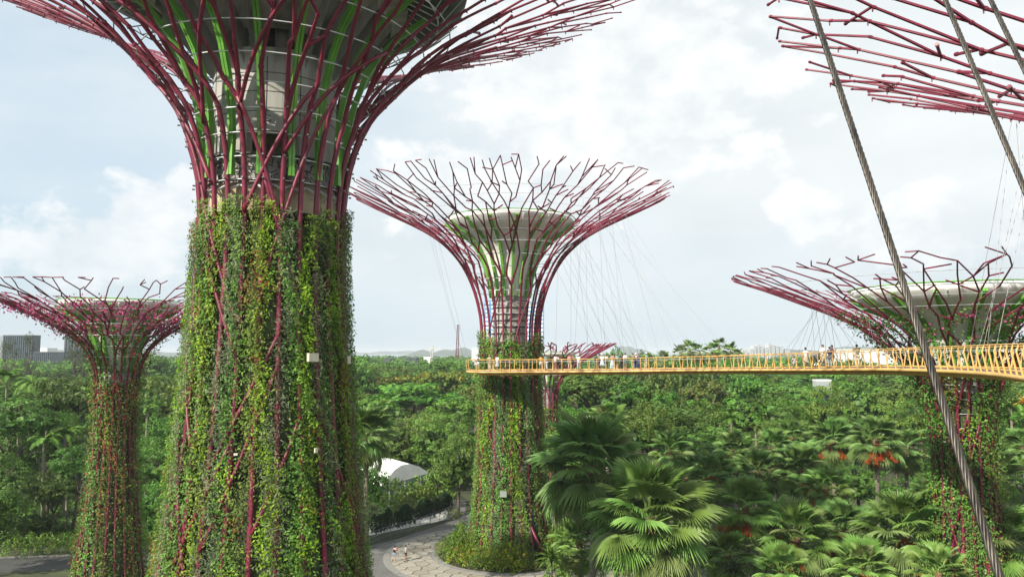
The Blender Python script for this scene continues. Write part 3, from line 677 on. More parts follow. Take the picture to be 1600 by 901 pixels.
# ------------------------------------------------------------------ skyway
key = [(-3.75, 86.6, 20.7), (-3.3, 85.2, 20.7), (-2.3, 84.4, 20.7), (0, 84.1, 20.72), (4.2, 83.6, 20.75), (10.8, 80.8, 20.88), (15.5, 77.6, 21.02), (19.4, 72.5, 21.18), (22.2, 66.0, 21.36), (24.2, 58.5, 21.54), (25.2, 50, 21.76), (24.6, 41, 21.86), (21.9, 31.6, 21.9), (16.8, 20.5, 21.8), (10.6, 10.4, 21.5), (4.9, 2.6, 21.25), (1.4, -0.55, 21.2), (-3, -1.9, 21.2), (-10, -2.6, 21.2)]
path = []
for i in range(len(key) - 1):
    a = Vector(key[max(i - 1, 0)]); b = Vector(key[i]); c = Vector(key[i + 1]); d = Vector(key[min(i + 2, len(key) - 1)])
    K = max(3, int((c - b).length / 0.5))
    for k in range(K):
        t = k / K; path.append(0.5 * ((2 * b) + (c - a) * t + (2 * a - 5 * b + 4 * c - d) * t * t + (3 * b - a - 3 * c + d) * t ** 3))
path.append(Vector(key[-1]))
cl = [0]
for i in range(1, len(path)): cl.append(cl[-1] + (path[i] - path[i - 1]).length)
def bridge(s, off=0.0, dz=0.0):
    x = [float(np.interp(s, cl, [p[k] for p in path])) for k in range(3)]
    e = 0.4; q0 = [float(np.interp(max(0, s - e), cl, [p[k] for p in path])) for k in range(2)]; q1 = [float(np.interp(min(cl[-1], s + e), cl, [p[k] for p in path])) for k in range(2)]
    t = Vector((q1[0] - q0[0], q1[1] - q0[1])).normalized(); nrm = Vector((t.y, -t.x))     # right-hand side of travel
    return Vector((x[0] + nrm.x * off, x[1] + nrm.y * off, x[2] + dz)), t, nrm
BL = cl[-1]
def s_at_px(px):
    best = min((abs(proj(p)[0] - px), i) for i, p in enumerate(path) if p.y > 25)[1]; return cl[best]
sky = thing('skyway', 'long curving yellow elevated walkway with railings in front of the towers', 'footbridge', (0, 0, 0))
ns = int(BL / 0.8)
HW = 1.2
# which side faces the camera: travel is from far tree to camera, right-hand side is outside (towards -x?) compute both
dk = MB()
for i in range(ns + 1):
    s = BL * i / ns
    for o_, z_ in ((-HW, 0.24), (HW, 0.24), (HW, 0.10), (-HW, 0.10)): dk.v.append(bridge(s, o_, z_)[0])
for i in range(ns):
    for q in range(4):
        a = 4 * i + q; b = 4 * i + (q + 1) % 4; dk.face((a, b, b + 4, a + 4))
dk.face((0, 1, 2, 3)); dk.build('deck', M['tread'], sky)
for sd_ in (-1, 1):
    MB().tube([bridge(BL * i / ns, sd_ * (HW + 0.17), 0.08)[0] for i in range(ns + 1)], 0.10, 8).build('edge_tube', M['yellow'], sky, True)
    MB().tube([bridge(BL * i / ns, sd_ * (HW - 0.02), 0.30)[0] for i in range(ns + 1)], 0.05, 6).build('kerb_tube', M['yellow'], sky, True)
    MB().tube([bridge(BL * i / ns, sd_ * (HW + 0.16), 1.40)[0] for i in range(ns + 1)], 0.035, 6).build('top_rail', M['yellow'], sky, True)
    MB().tube([bridge(BL * i / ns, sd_ * (HW + 0.20), 1.18)[0] for i in range(ns + 1)], 0.011, 4).build('rail_wire', M['steel'], sky, True)
MB().tube([bridge(0, o, 1.4)[0] for o in (-HW - .16, 0, HW + .16)], 0.035, 6).build('end_rail', M['yellow'], sky)
MB().tube([bridge(0, o, 0.08)[0] for o in (-HW - .17, 0, HW + .17)], 0.10, 8).build('end_beam', M['yellow'], sky)
MB().tube([bridge(BL * i / ns, 0, -0.12)[0] for i in range(ns + 1)], 0.16, 8).build('spine_tube', M['yellow'], sky, True)
pm = {}
for var in range(3):
    mb = MB()
    o1 = (0.22, 0.24, 0.20)[var]
    mb.tube([Vector((0.0, 0, 0.06)), Vector((0.06, 0, 0.2)), Vector((o1, 0, 1.1)), Vector((0.15, 0, 1.38))], [0.048, 0.045, 0.038, 0.03], 6)
    mb.box((0.0, 0, 0.1), (0.42, 0.07, 0.09))
    pm[var] = mb.mesh('post', M['yellow'])
npost = int(BL / 1.0)
for i in range(npost + 1):
    for sd_ in (-1, 1):
        s = min(BL - 0.01, i * 1.0 + (0.0 if sd_ > 0 else 0.25)); p, t, nrm = bridge(s, sd_ * (HW + 0.02)); ang = math.atan2(nrm.y * sd_, nrm.x * sd_)
        o = link('post', pm[i % 3], sky, loc=p, rot=(0, 0, ang + (0.0, 0.06, -0.06)[i % 3]))
tm = MB().box((0, 0, 0), (0.1, 0.62, 0.05)).mesh('cross_beam', M['yellow'])
for i in range(0, npost, 2):
    p, t, nrm = bridge(i * 1.0, 0, 0.04); link('cross_beam', tm, sky, loc=p, rot=(0, 0, math.atan2(nrm.y, nrm.x) + math.pi / 2), scale=(1, 3.9, 1))
def hanger(a, b, r=0.016):
    MB().tube([a, b], r, 4, False).build('hanger_cable', M['thin'], sky)
def treepos(pr, X, Y, th, r): 
    q = pr.pos(th, pr.l_of_r(r)); return Vector((X + q.x, Y + q.y, q.z))
for i in range(20):
    s = s_at_px(870 + 14.5 * i); a = treepos(prM, XM, YM, R_(-62 + 3.2 * i), 11 + 2.5 * (i % 3) / 2); hanger(a, bridge(s, 1.35 * (-1 if i % 2 else 1), 0.1)[0], 0.009)
for i in range(8):
    a = treepos(prM, XM, YM, R_(-75 + 3 * i), 9.5 + (i % 3)); hanger(a, bridge(s_at_px(940 + 11 * i), -1.35, 0.1)[0], 0.009)
for i, px in enumerate((735, 742, 752)):
    hanger(treepos(prM, XM, YM, R_(195 + 8 * i), 9.8), bridge(s_at_px(px), 1.35, 0.1)[0], 0.009)
for i in range(14):
    a = treepos(prC, XC, YC, R_(176 + (i % 4) * 4), 10.0 + 0.35 * (i % 3)); hanger(a, bridge(s_at_px(1222 + 9.5 * i), 1.3 * (-1 if i % 2 else 1), 0.1)[0], 0.011)
for i in range(6):
    a = treepos(prC, XC, YC, R_(190 + i * 4), 7.8); hanger(a, bridge(s_at_px(1330 + 18 * i), 1.3 * (-1 if i % 2 else 1), 0.1)[0], 0.011)
for i in range(10):
    a = P(1583 + 3.5 * (i % 6), 60, 36.0 + i % 3); a = treepos(prE, XE, YE, math.atan2(a.y - YE, a.x - XE), 15); s = s_at_px(1555 + 5.5 * i); hanger(a, bridge(s, 1.3 * (-1 if i % 2 else 1), 0.1)[0], 0.011)
# ------------------------------------------------------------------ thick strands beside the camera
def strand(label, p0, p1, rad, ext0, ext1):
    root = thing('steel_strand', label, 'cable', (0, 0, 0), 0, 'thick twisted steel strands by the camera')
    d = (p1 - p0).normalized(); a = p0 - d * ext0; b = p1 + d * ext1; L_ = (b - a).length
    u = d.orthogonal().normalized(); w_ = d.cross(u); pitch = rad * 15
    n = int(L_ / (pitch / 8)); n = min(n, 900)
    MB().tube([a, b], rad * 0.72, 8).build('strand_core', M['ropegap'], root, True)
    for k in range(6):
        pts = []
        for i in range(n + 1):
            s = L_ * i / n; ph = 2 * math.pi * (s / pitch + k / 6)
            pts.append(a + d * s + (u * math.cos(ph) + w_ * math.sin(ph)) * rad * 0.64)
        MB().tube(pts, rad * 0.36, 6, False).build('wire_bundle', M['rope'], root, True)
strand('long twisted strand crossing in front of the skyway down to the lower right', P(1562, 901, 2.0), P(1266, 0, 3.2), 0.0125, 0.7, 9)
strand('twisted strand meeting the right picture edge one third of the way down', P(1600, 294, 3.1), P(1477, 0, 3.7), 0.0125, 2.2, 9)
strand('short twisted strand crossing the top right corner', P(1600, 108, 3.6), P(1548, 0, 3.9), 0.0125, 3.0, 9)

# ------------------------------------------------------------------ ground, sea, plaza
def sheet(name, poly, z, mat, kind='structure'):
    mb = MB(); mb.v = [Vector((x, y, z)) for x, y in poly]; mb.face(tuple(range(len(poly)))); o = mb.build(name, mat); o['kind'] = kind; return o
sheet('ground', [(-3000, -600), (3000, -600), (3000, 1500), (-3000, 1500)], 0, M['ground'])
sheet('sea', [(-26000, 1500), (26000, 1500), (26000, 24000), (-26000, 24000)], -0.4, M['sea'])
PCX, PCY = XM, YM
def circ(r, n=72, a0=0, a1=2 * math.pi, c=(PCX, PCY)): return [(c[0] + r * math.cos(a0 + (a1 - a0) * i / n), c[1] + r * math.sin(a0 + (a1 - a0) * i / n)) for i in range(n)]
sheet('asphalt_apron', [(-26, 60), (24, 60), (24, 78), (21, 92), (14, 104), (-4, 116), (-7.5, 110.5), (-9.6, 105), (-13.8, 97.5), (-17.8, 92.5), (-27, 84)], 0.006, M['asphalt'])
RO = 13.6
def plaza_r(a):   # outer radius of the stone circle by angle: wider to the right-front
    d = math.degrees(a) % 360
    e = 0
    if d > 270: e = 6 * math.sin(math.radians((d - 270)) * 1.0) 
    elif d < 80: e = 6 * math.cos(math.radians(d * 90 / 80))
    return RO + e
mb = MB(); n = 120; b0 = 0
for i in range(n):
    a = 2 * math.pi * i / n; r = plaza_r(a); mb.v.append(Vector((PCX + 8.9 * math.cos(a), PCY + 8.9 * math.sin(a), 0.014))); mb.v.append(Vector((PCX + r * math.cos(a), PCY + r * math.sin(a), 0.014)))
for i in range(n):
    j = (i + 1) % n; mb.face((2 * i, 2 * i + 1, 2 * j + 1, 2 * j))
pave = mb.build('pavement', M['joint']); pave['kind'] = 'structure'
mb = MB()
for i in range(n):
    a = 2 * math.pi * i / n; r = plaza_r(a); c_, s_ = math.cos(a), math.sin(a)
    for rr, z in ((r, 0.0), (r, 0.04), (r + 0.75, 0.04), (r + 0.75, 0.0)): mb.v.append(Vector((PCX + rr * c_, PCY + rr * s_, z)))
for i in range(n):
    j = (i + 1) % n
    for q in range(3): mb.face((4 * i + q, 4 * j + q, 4 * j + q + 1, 4 * i + q + 1))
mb.build('border_ring', M['kerb'], pave)
# inner kerb and planter soil
mb = MB(); mb.lathe([(8.95, 0.0), (8.95, 0.14), (8.2, 0.16), (8.2, 0.0)], 96, (PCX, PCY)); kb = mb.build('planter_kerb', M['kerb'], pave)
sheet('planter_soil', circ(8.22), 0.10, M['soil'])
# Voronoi-like stones
def clip(poly, px, py, nx, ny):
    out = []
    for i in range(len(poly)):
        a = poly[i]; b = poly[(i + 1) % len(poly)]; da = (a[0] - px) * nx + (a[1] - py) * ny; db = (b[0] - px) * nx + (b[1] - py) * ny
        if da <= 0: out.append(a)
        if (da < 0 < db) or (db < 0 < da): t = da / (da - db); out.append((a[0] + (b[0] - a[0]) * t, a[1] + (b[1] - a[1]) * t))
    return out
rs = random.Random(12); seeds = []; sp = 1.72
for j in range(-14, 15):
    for i in range(-14, 15):
        x = (i + 0.5 * (j % 2)) * sp + rs.uniform(-0.3, 0.3); y = j * sp * 0.87 + rs.uniform(-0.3, 0.3); seeds.append((x, y))
pads = [G(670, 880), G(694, 838.5), G(693, 850), G(683, 866), G(705, 884), G(748, 892), G(822, 894)]
pads = [(p.x - PCX, p.y - PCY) for p in pads if math.hypot(p.x - PCX, p.y - PCY) > 9.9]
for (x, y) in seeds:
    r = math.hypot(x, y); ro = plaza_r(math.atan2(y, x))
    if r < 8.6 or r > ro + 1: continue
    poly = [(x - 3, y - 3), (x + 3, y - 3), (x + 3, y + 3), (x - 3, y + 3)]
    for (u, v) in seeds + pads:
        if (u, v) == (x, y) or abs(u - x) > 4 or abs(v - y) > 4: continue
        dx, dy = u - x, v - y; L_ = math.hypot(dx, dy)
        if L_ < 0.01: continue
        k = 0.5 if (u, v) not in pads else 0.42
        poly = clip(poly, x + dx * k - dx / L_ * 0.085, y + dy * k - dy / L_ * 0.085, dx / L_, dy / L_)
        if len(poly) < 3: break
    if len(poly) < 3: continue
    # trim by inner and outer circle (tangent planes)
    for k in range(24):
        a = math.atan2(y, x) + (k - 12) * 0.05; rr = plaza_r(a) - 0.05; poly = clip(poly, rr * math.cos(a), rr * math.sin(a), math.cos(a), math.sin(a))
        if len(poly) < 3: break
    if len(poly) >= 3:
        a = math.atan2(y, x); poly = clip(poly, 9.0 * math.cos(a), 9.0 * math.sin(a), -math.cos(a), -math.sin(a))
    if len(poly) < 3: continue
    area = 0.5 * abs(sum(poly[i][0] * poly[(i + 1) % len(poly)][1] - poly[(i + 1) % len(poly)][0] * poly[i][1] for i in range(len(poly))))
    if area < 0.15: continue
    mb = MB(); h = 0.035 + rs.uniform(0, 0.008); mb.poly_prism([(px - x, py - y) for px, py in poly], 0.0, h, 0.012)
    mb.build('paving_stone', M['stone'], pave, loc=(PCX + x, PCY + y, 0.014))
for k, (x, y) in enumerate(pads):
    mb = MB(); a = math.atan2(y, x); n_ = 24; t = a + math.pi / 2
    el = [(0.95 * math.cos(q * 2 * math.pi / n_) * math.cos(t) - 0.62 * math.sin(q * 2 * math.pi / n_) * math.sin(t), 0.95 * math.cos(q * 2 * math.pi / n_) * math.sin(t) + 0.62 * math.sin(q * 2 * math.pi / n_) * math.cos(t)) for q in range(n_)]
    po = link('oval_pad', MB().poly_prism(el, 0, 0.05, 0.012).mesh('oval_pad', M['padstone']), pave, loc=(PCX + x, PCY + y, 0.016))
    MB().box((0, 0, 0.055), (1.0, 0.72, 0.03), t).build('drain_cover', M['plate'], po)
# lower left road, its tree shade put into a darker asphalt colour
sheet('road', [(-90, 76), (-42, 84.5), (-30, 88), (-28, 92), (-42, 90), (-90, 83.5)], 0.01, solid('shade_dark_road_asphalt', (0.06, 0.06, 0.058), 0.9, var=0.15, scale=0.4))
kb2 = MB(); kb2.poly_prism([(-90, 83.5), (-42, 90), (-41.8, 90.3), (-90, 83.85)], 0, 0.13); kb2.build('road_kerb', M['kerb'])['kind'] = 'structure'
sheet('lawn', [(-36, 120), (-24, 120), (-22, 134), (-38, 134)], 0.012, M['lawn'])
sheet('service_path', [(-19, 97.5), (-8.6, 108), (-8.3, 116), (-12, 118), (-14, 111), (-24, 101)], 0.02, M['path'])
sheet('service_lane', [(-9, 109), (-6.5, 109), (-7.2, 122), (-10, 122)], 0.03, M['asphalt'])
# ------------------------------------------------------------------ broadleaf crowns
def sph_dirs(n, rng, zmin=-0.35):
    z = rng.uniform(zmin, 1, n); a = rng.uniform(0, 2 * math.pi, n); q = np.sqrt(1 - z * z)
    return np.stack([q * np.cos(a), q * np.sin(a), z], axis=1)
def crown(name, mats, shape, a, b, c, zc, npuff, pr, leaves, leaf, flat, seed, aspect=0.55, jit=0.42, second=0.0, droop=0.0, nl=13, lr=2.4):
    """lobes on a crown surface, each lobe carrying puffs of leaves. a,b,c half sizes, zc centre height"""
    rng = np.random.default_rng(seed); Ps, Ns = [], []
    small = a < 2
    if small: nl, lr = npuff, 0
    if shape == 'umbrella':
        az = np.arange(nl) * 2.39996 + rng.uniform(-.4, .4, nl); rr = np.sqrt((np.arange(nl) + 0.4) / nl)
        C = np.stack([(a - lr * .6) * rr * np.cos(az), (b - lr * .6) * rr * np.sin(az), zc + c * (1 - rr ** 2) * 0.8 + rng.uniform(-0.45, 0.4, nl) * c * 0.8], axis=1)
    elif shape == 'cone':
        h = rng.uniform(0, 1, nl); az = rng.uniform(0, 2 * math.pi, nl); rr = (1 - h) ** 0.7 * rng.uniform(0.4, .8, nl)
        C = np.stack([a * rr * np.cos(az), b * rr * np.sin(az), zc - c + 2 * c * h], axis=1)
    else:
        i_ = np.arange(nl) + 0.5; zz = 1 - 1.45 * i_ / nl; az = i_ * 2.39996 + rng.uniform(-.3, .3, nl); q = np.sqrt(np.maximum(0, 1 - zz * zz))
        d = np.stack([q * np.cos(az), q * np.sin(az), zz], axis=1); k = rng.uniform(0.8, 1.08, nl)[:, None]
        C = d * k * np.array([max(a - lr * .75, .5), max(b - lr * .75, .5), max(c - lr * .6, .5)]) + np.array([0, 0, zc])
        if shape == 'open': C[:, 2] += rng.normal(0, 0.2 * c, nl)
    LR = lr * rng.uniform(0.7, 1.25, nl); m_ = 1 if small else max(6, int(1.6 * npuff / nl))
    for j in range(nl):
        sd_ = sph_dirs(m_, rng, -0.3) if not small else np.zeros((1, 3))
        for e in sd_:
            pc = C[j] + e * LR[j] * np.array([1, 1, flat]) * 0.78; R = pr * rng.uniform(0.55, 1.1) * (0.62 if not small else 1)
            m = int(leaves * (R / pr) ** 2 * 1.15) + 4; d = sph_dirs(m, rng, -0.5); k = rng.uniform(0.72, 1.08, m)[:, None]
            Ps.append(pc + d * k * R * np.array([1, 1, min(1, flat + .25)])); Ns.append(d * 0.8 + e * 0.7 + np.array([0, 0, 0.3]))
    Pt = np.concatenate(Ps); Nn = np.concatenate(Ns)
    V, Q = leaf_quads(Pt, Nn, leaf, aspect, jit, droop=droop, rng=rng)
    mi = np.zeros(len(Pt), dtype=int)
    if second > 0: mi[(rng.uniform(0, 1, len(Pt)) < second) & (Pt[:, 2] > zc)] = 1
    if not small and shape != 'cone':      # large inner leaves, shade of the gaps put into their dark colour
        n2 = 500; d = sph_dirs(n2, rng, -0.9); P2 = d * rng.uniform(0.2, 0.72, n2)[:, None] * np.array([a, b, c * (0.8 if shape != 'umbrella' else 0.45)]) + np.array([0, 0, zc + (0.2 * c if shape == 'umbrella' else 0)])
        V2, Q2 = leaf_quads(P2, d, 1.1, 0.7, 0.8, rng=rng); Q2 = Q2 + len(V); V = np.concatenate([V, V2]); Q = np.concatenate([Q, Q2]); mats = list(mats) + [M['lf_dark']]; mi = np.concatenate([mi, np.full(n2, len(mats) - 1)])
    return quads_mesh(name, V, Q, mats, mi)
def trunk_mesh(h, spread, seed, r=0.32, limbs=6, mat='bark'):
    rs = random.Random(seed); mb = MB(); top = Vector((rs.uniform(-.4, .4), rs.uniform(-.4, .4), h * 0.55))
    mb.tube([Vector((0, 0, -0.1)), Vector((0.05, 0, h * 0.1)), top * 0.5, top], [r * 1.5, r * 1.05, r * 0.85, r * 0.7], 8)
    for k in range(limbs):
        a = 2 * math.pi * k / limbs + rs.uniform(-.4, .4); e = Vector((math.cos(a) * spread * rs.uniform(.5, .85), math.sin(a) * spread * rs.uniform(.5, .85), h * rs.uniform(0.85, 1.05)))
        m1 = top.lerp(e, 0.45) + Vector((0, 0, h * 0.04)); mb.tube([top * 0.98, m1, e], [r * 0.55, r * 0.35, r * 0.12], 6)
        for q in range(2):
            e2 = e + Vector((rs.uniform(-1, 1), rs.uniform(-1, 1), rs.uniform(0, .6))) * spread * 0.3; mb.tube([m1.lerp(e, .5), e2], [r * 0.22, r * 0.06], 5)
    return mb.mesh('trunk', M[mat], True)
KINDS = {}
def kind(key, name, lab, mats, n=2, **kw):
    tr = kw.pop('trunk'); KINDS[key] = dict(name=name, lab=lab, v=[])
    KINDS[key]['far'] = []
    for i in range(n):
        kf = dict(kw); kf['leaf'] *= 1.75; kf['leaves'] = int(kf['leaves'] / 2.3)
        KINDS[key]['far'].append((crown('crown', [M[x] for x in mats], seed=hash_(key) + i * 17, **kf), trunk_mesh(*tr, seed=hash_(key) + i)))
        KINDS[key]['v'].append((crown('crown', [M[x] for x in mats], seed=hash_(key) + i * 17, **kw), trunk_mesh(*tr, seed=hash_(key) + i)))
def hash_(s): return sum(ord(c) * (i + 3) for i, c in enumerate(s))
# all kinds built at a nominal crown radius of 6 m, top near 14 m
kind('rain', 'rain_tree', 'dark green umbrella-crowned rain tree', ['lf_dark'], 3, shape='umbrella', a=6, b=6, c=3.4, zc=9.6, nl=17, lr=2.1, npuff=64, pr=1.45, leaves=190, leaf=0.31, flat=0.3, trunk=(10.5, 5.5))
kind('rainm', 'rain_tree', 'green flat-layered rain tree', ['lf_mid'], 3, shape='umbrella', a=6.2, b=6, c=3.2, zc=9.9, nl=16, lr=2.2, npuff=66, pr=1.4, leaves=180, leaf=0.31, flat=0.3, trunk=(11, 5.5))
kind('dome', 'broadleaf_tree', 'dark domed broadleaf tree', ['lf_dark', 'lf_mid'], 2, shape='dome', a=6, b=6, c=6, zc=7, npuff=85, pr=1.35, leaves=170, leaf=0.31, flat=0.7, second=0.4, trunk=(10, 4.5))
kind('mid', 'broadleaf_tree', 'mid green bushy tree', ['lf_mid', 'lf_dark'], 3, shape='dome', a=5.5, b=5.5, c=5.5, zc=8, npuff=52, pr=1.6, leaves=220, leaf=0.33, flat=0.7, second=0.3, trunk=(10, 4))
kind('light', 'broadleaf_tree', 'pale green clumpy tree', ['lf_light', 'lf_mid'], 2, shape='dome', a=5.4, b=5.4, c=6.4, zc=7, nl=20, lr=1.8, npuff=90, pr=1.0, leaves=130, leaf=0.31, flat=0.85, second=0.25, trunk=(10, 4))
kind('lime', 'broadleaf_tree', 'yellow-green open tree', ['lf_lime', 'lf_light'], 2, shape='open', a=6, b=6, c=4, zc=9, npuff=50, pr=1.35, leaves=160, leaf=0.31, flat=0.5, second=0.4, trunk=(10.5, 5))
kind('bright', 'broadleaf_tree', 'vivid green tree with fine leaves', ['lf_bright', 'lf_mid'], 2, shape='open', a=5.5, b=5.5, c=5, zc=8.5, npuff=60, pr=1.35, leaves=190, leaf=0.34, flat=0.6, second=0.2, trunk=(10.5, 4.5))
kind('olive', 'broadleaf_tree', 'olive green rounded tree', ['lf_olive', 'lf_mid'], 2, shape='dome', a=5, b=5, c=4.6, zc=8.5, npuff=60, pr=1.25, leaves=160, leaf=0.31, flat=0.75, second=0.35, trunk=(10, 4))
kind('flame', 'flame_tree', 'flame tree with orange and yellow blossom', ['lf_lime', 'lf_orange'], 1, shape='open', a=6.5, b=6, c=3.2, zc=10, npuff=70, pr=1.1, leaves=100, leaf=0.32, flat=0.5, second=0.10, trunk=(11, 5.5))
kind('casuarina', 'casuarina_tree', 'soft grey-green casuarina', ['lf_grey'], 2, shape='cone', a=4.6, b=4.6, c=5.5, zc=9.0, npuff=70, pr=1.3, leaves=120, leaf=0.42, flat=1.0, aspect=0.12, jit=1.0, droop=0.8, trunk=(13, 3))
placed = []
def tree(key, x, y, rad, top, label=None, group=None, rng=random):
    k = KINDS[key]; vs = k['v'] if y < 150 else k['far']; cr, tr = vs[rng.randrange(len(vs))]
    sx = rad / 6.0; sz = 1.07 * top / 14.0; t = thing(k['name'], label or k['lab'], 'tree', (x, y, 0), rng.uniform(0, 6.28), group)
    c = link('crown', cr, t, scale=(sx, sx, sz)); link('trunk', tr, t, scale=(sx, sx, sz)); placed.append((x, y, rad)); return t

def tree_at(key, px, pytop, rpx, Y, label, group=None):
    p = P(px, pytop, Y); rad = rpx * Y / F; return tree(key, p.x, Y, rad, p.z, label, group, random.Random(int(px * 3 + Y)))
hand = [
 ('rain', 20, 622, 92, 106, 'dark rain tree filling the left edge above the shaded road'),
 ('rain', 105, 590, 75, 128, 'rain tree just left of the flower-covered tower at mid height'),
 ('dome', -20, 700, 75, 92, 'dark low tree cut by the left edge near the road'),
 ('rain', 85, 745, 42, 96, 'small dark tree between the road and the flower-covered tower'),
 ('dome', -22, 735, 62, 80, 'nearest dark tree at the left edge overhanging the shaded road'),
 ('dome', 60, 800, 40, 96, 'low dark tree behind the road hedge in the lower left'),
 ('rain', 120, 700, 48, 100, 'dark spreading tree touching the left side of the flower-covered tower'),
 ('dome', 30, 662, 48, 114, 'dark round tree behind the feather palm trunks at the far left'),
 ('mid', 98, 645, 42, 120, 'bushy tree between the feather palm trunks and the flower-covered tower'),
 ('dome', 78, 728, 48, 106, 'low dark round tree above the road hedge, left of the flower-covered tower'),
 ('light', 250, 590, 50, 150, 'pale green tree seen between the flower-covered tower and the largest tower'),
 ('lime', 120, 586, 48, 150, 'yellow-green tree left of the flower-covered tower'),
 ('mid', 262, 655, 45, 118, 'bushy green tree beside the lower left flank of the largest tower'),
 ('dome', 248, 745, 48, 92, 'dark bushy tree low between the flower-covered tower and the largest tower'),
 ('bright', 235, 625, 38, 135, 'vivid green tree above the little lawn behind the left tower'),
 ('rainm', 645, 602, 88, 172, 'flat-topped rain tree between the largest tower and the middle tower'),
 ('rainm', 720, 628, 62, 158, 'lower flat rain tree touching the left side of the middle tower'),
 ('rainm', 585, 625, 60, 150, 'flat rain tree right beside the right edge of the largest tower'),
 ('light', 628, 650, 66, 131, 'pale clumpy tree above the white tent roof'),
 ('light', 684, 645, 60, 128, 'pale clumpy tree just right of the tent behind the middle tower'),
 ('light', 716, 672, 50, 112, 'yellowish clumpy tree hugging the left foot of the middle tower'),
 ('dome', 578, 712, 34, 104, 'dark tree half hiding the left end of the tent'),
 ('flame', 690, 572, 45, 225, 'flame tree with orange and yellow blossom left of the skyway end'),
 ('flame', 610, 580, 40, 235, 'pale flame tree near the far water behind the rain trees'),
 ('flame', 655, 590, 30, 205, 'smaller flame tree among the trees above the tent'),
 ('olive', 745, 595, 36, 190, 'olive tree under the left end of the skyway'),
 ('olive', 578, 566, 30, 260, 'olive treetop standing proud at the right edge of the largest tower'),
 ('mid', 560, 556, 34, 230, 'bushy tree breaking the horizon right of the largest tower'),
 ('dome', 1045, 622, 92, 142, 'large dark domed tree behind the two biggest fan palms'),
 ('rainm', 930, 588, 78, 195, 'wide rain tree under the middle of the skyway'),
 ('rain', 1000, 600, 60, 178, 'dark rain tree right of the wide one under the skyway'),
 ('dome', 960, 539, 30, 235, 'dark domed treetop behind the tip of the small distant canopy'),
 ('dome', 1003, 546, 22, 260, 'small round treetop above the skyway beside the standing visitors'),
 ('bright', 1175, 604, 60, 150, 'vivid green tree below the skyway left of the yellow-green one'),
 ('bright', 1225, 625, 48, 138, 'vivid green tree beside the yellow-green one below the skyway'),
 ('lime', 1285, 606, 50, 140, 'yellow-green tree below the white roof under the skyway'),
 ('lime', 1395, 628, 52, 132, 'bright yellow-green tree left of the right tower trunk'),
 ('mid', 1350, 590, 58, 170, 'green layered tree behind the yellow-green ones left of the right tower'),
 ('rainm', 1420, 600, 60, 160, 'layered tree whose crown meets the right tower trunk'),
 ('olive', 1105, 590, 60, 185, 'olive tree under the skyway in front of the horizon palms'),
 ('mid', 1110, 630, 45, 150, 'bushy tree between the dark domed tree and the vivid green one'),
 ('mid', 1570, 600, 70, 140, 'feathery green tree at the right edge behind the skyway'),
 ('bright', 1560, 640, 55, 112, 'fresh green tree right of the right tower trunk'),
 ('rain', 1600, 690, 60, 102, 'shaded tree at the right edge below the fresh green one'),
 ('mid', 900, 640, 45, 130, 'bushy tree between the middle tower and the biggest palm'),
 ('dome', 1340, 720, 60, 108, 'dark tree in shade behind the palm trunks'),
 ('dome', 1440, 740, 50, 104, 'dark tree in shade at the foot of the right tower'),
 ('dome', 1240, 700, 55, 108, 'dark tree behind the red-fruited palms in the middle right'),
 ('mid', 1070, 563, 30, 205, 'bushy tree under the left part of the horizon palm clump'), ('dome', 1105, 560, 34, 208, 'dark tree under the middle of the horizon palm clump'), ('mid', 1140, 561, 30, 206, 'bushy tree under the right part of the horizon palm clump'), ('olive', 1025, 568, 30, 203, 'olive tree left of the horizon palm clump'),
 ('casuarina', 190/1.0, 555, 10, 300, 'far casuarina hidden by the left tower'),
]
for (k, px, py, rp, Y, lab) in hand[:-1]: tree_at(k, px, py, rp, Y, lab)
tree_at('casuarina', 46, 542, 20, 300, 'soft grey casuarina right of the square grey block')
tree_at('casuarina', 118, 536, 34, 290, 'wide grey-green casuarina below the ribbed office block')
tree_at('casuarina', 132, 548, 26, 270, 'casuarina against the left flank of the flower-covered tower')
tree_at('casuarina', 15, 552, 34, 280, 'casuarina in front of the square grey block')
tree_at('dome', 238, 546, 42, 300, 'far bluish treetop between the flower-covered tower and the largest tower')
# the rest of the wood, seen as a sea of crowns
def blocked(x, y, r):
    if math.hypot(x - PCX, y - PCY) < 20 + r * 0.4: return True
    if -30 < x < -4 and y < 124: return True
    if -38 < x < -22 and 116 < y < 134 : return True
    for (X, Y, q) in ((XA, YA, 5), (XC, YC, 5), (XD, YD, 4), (XB, YB, 9), (XE, YE, 7)):
        if math.hypot(x - X, y - Y) < q + r * 0.7: return True
    if 0 < x < 75 and y < 106: return True
    if x < 0 and y < 98: return True
    for (X, Y, q) in placed:
        if (x - X) ** 2 + (y - Y) ** 2 < (0.74 * (q + r)) ** 2: return True
    return False
MARKS = [(60, 'under the square grey block'), (150, 'left of the flower-covered tower'), (300, 'right of the flower-covered tower'), (620, 'beside the largest tower'), (740, 'left of the middle tower'), (900, 'right of the middle tower'),
         (1010, 'below the skyway crowd'), (1110, 'below the horizon palms'), (1210, 'right of the horizon palms'), (1320, 'below the pushchair'), (1440, 'left of the right tower'), (9999, 'right of the right tower')]
def region(px): return next(m for x, m in MARKS if px < x)
rr = random.Random(77); zone_kinds = ['rainm', 'mid', 'dome', 'rain', 'olive', 'light', 'lime', 'bright', 'rainm', 'mid']
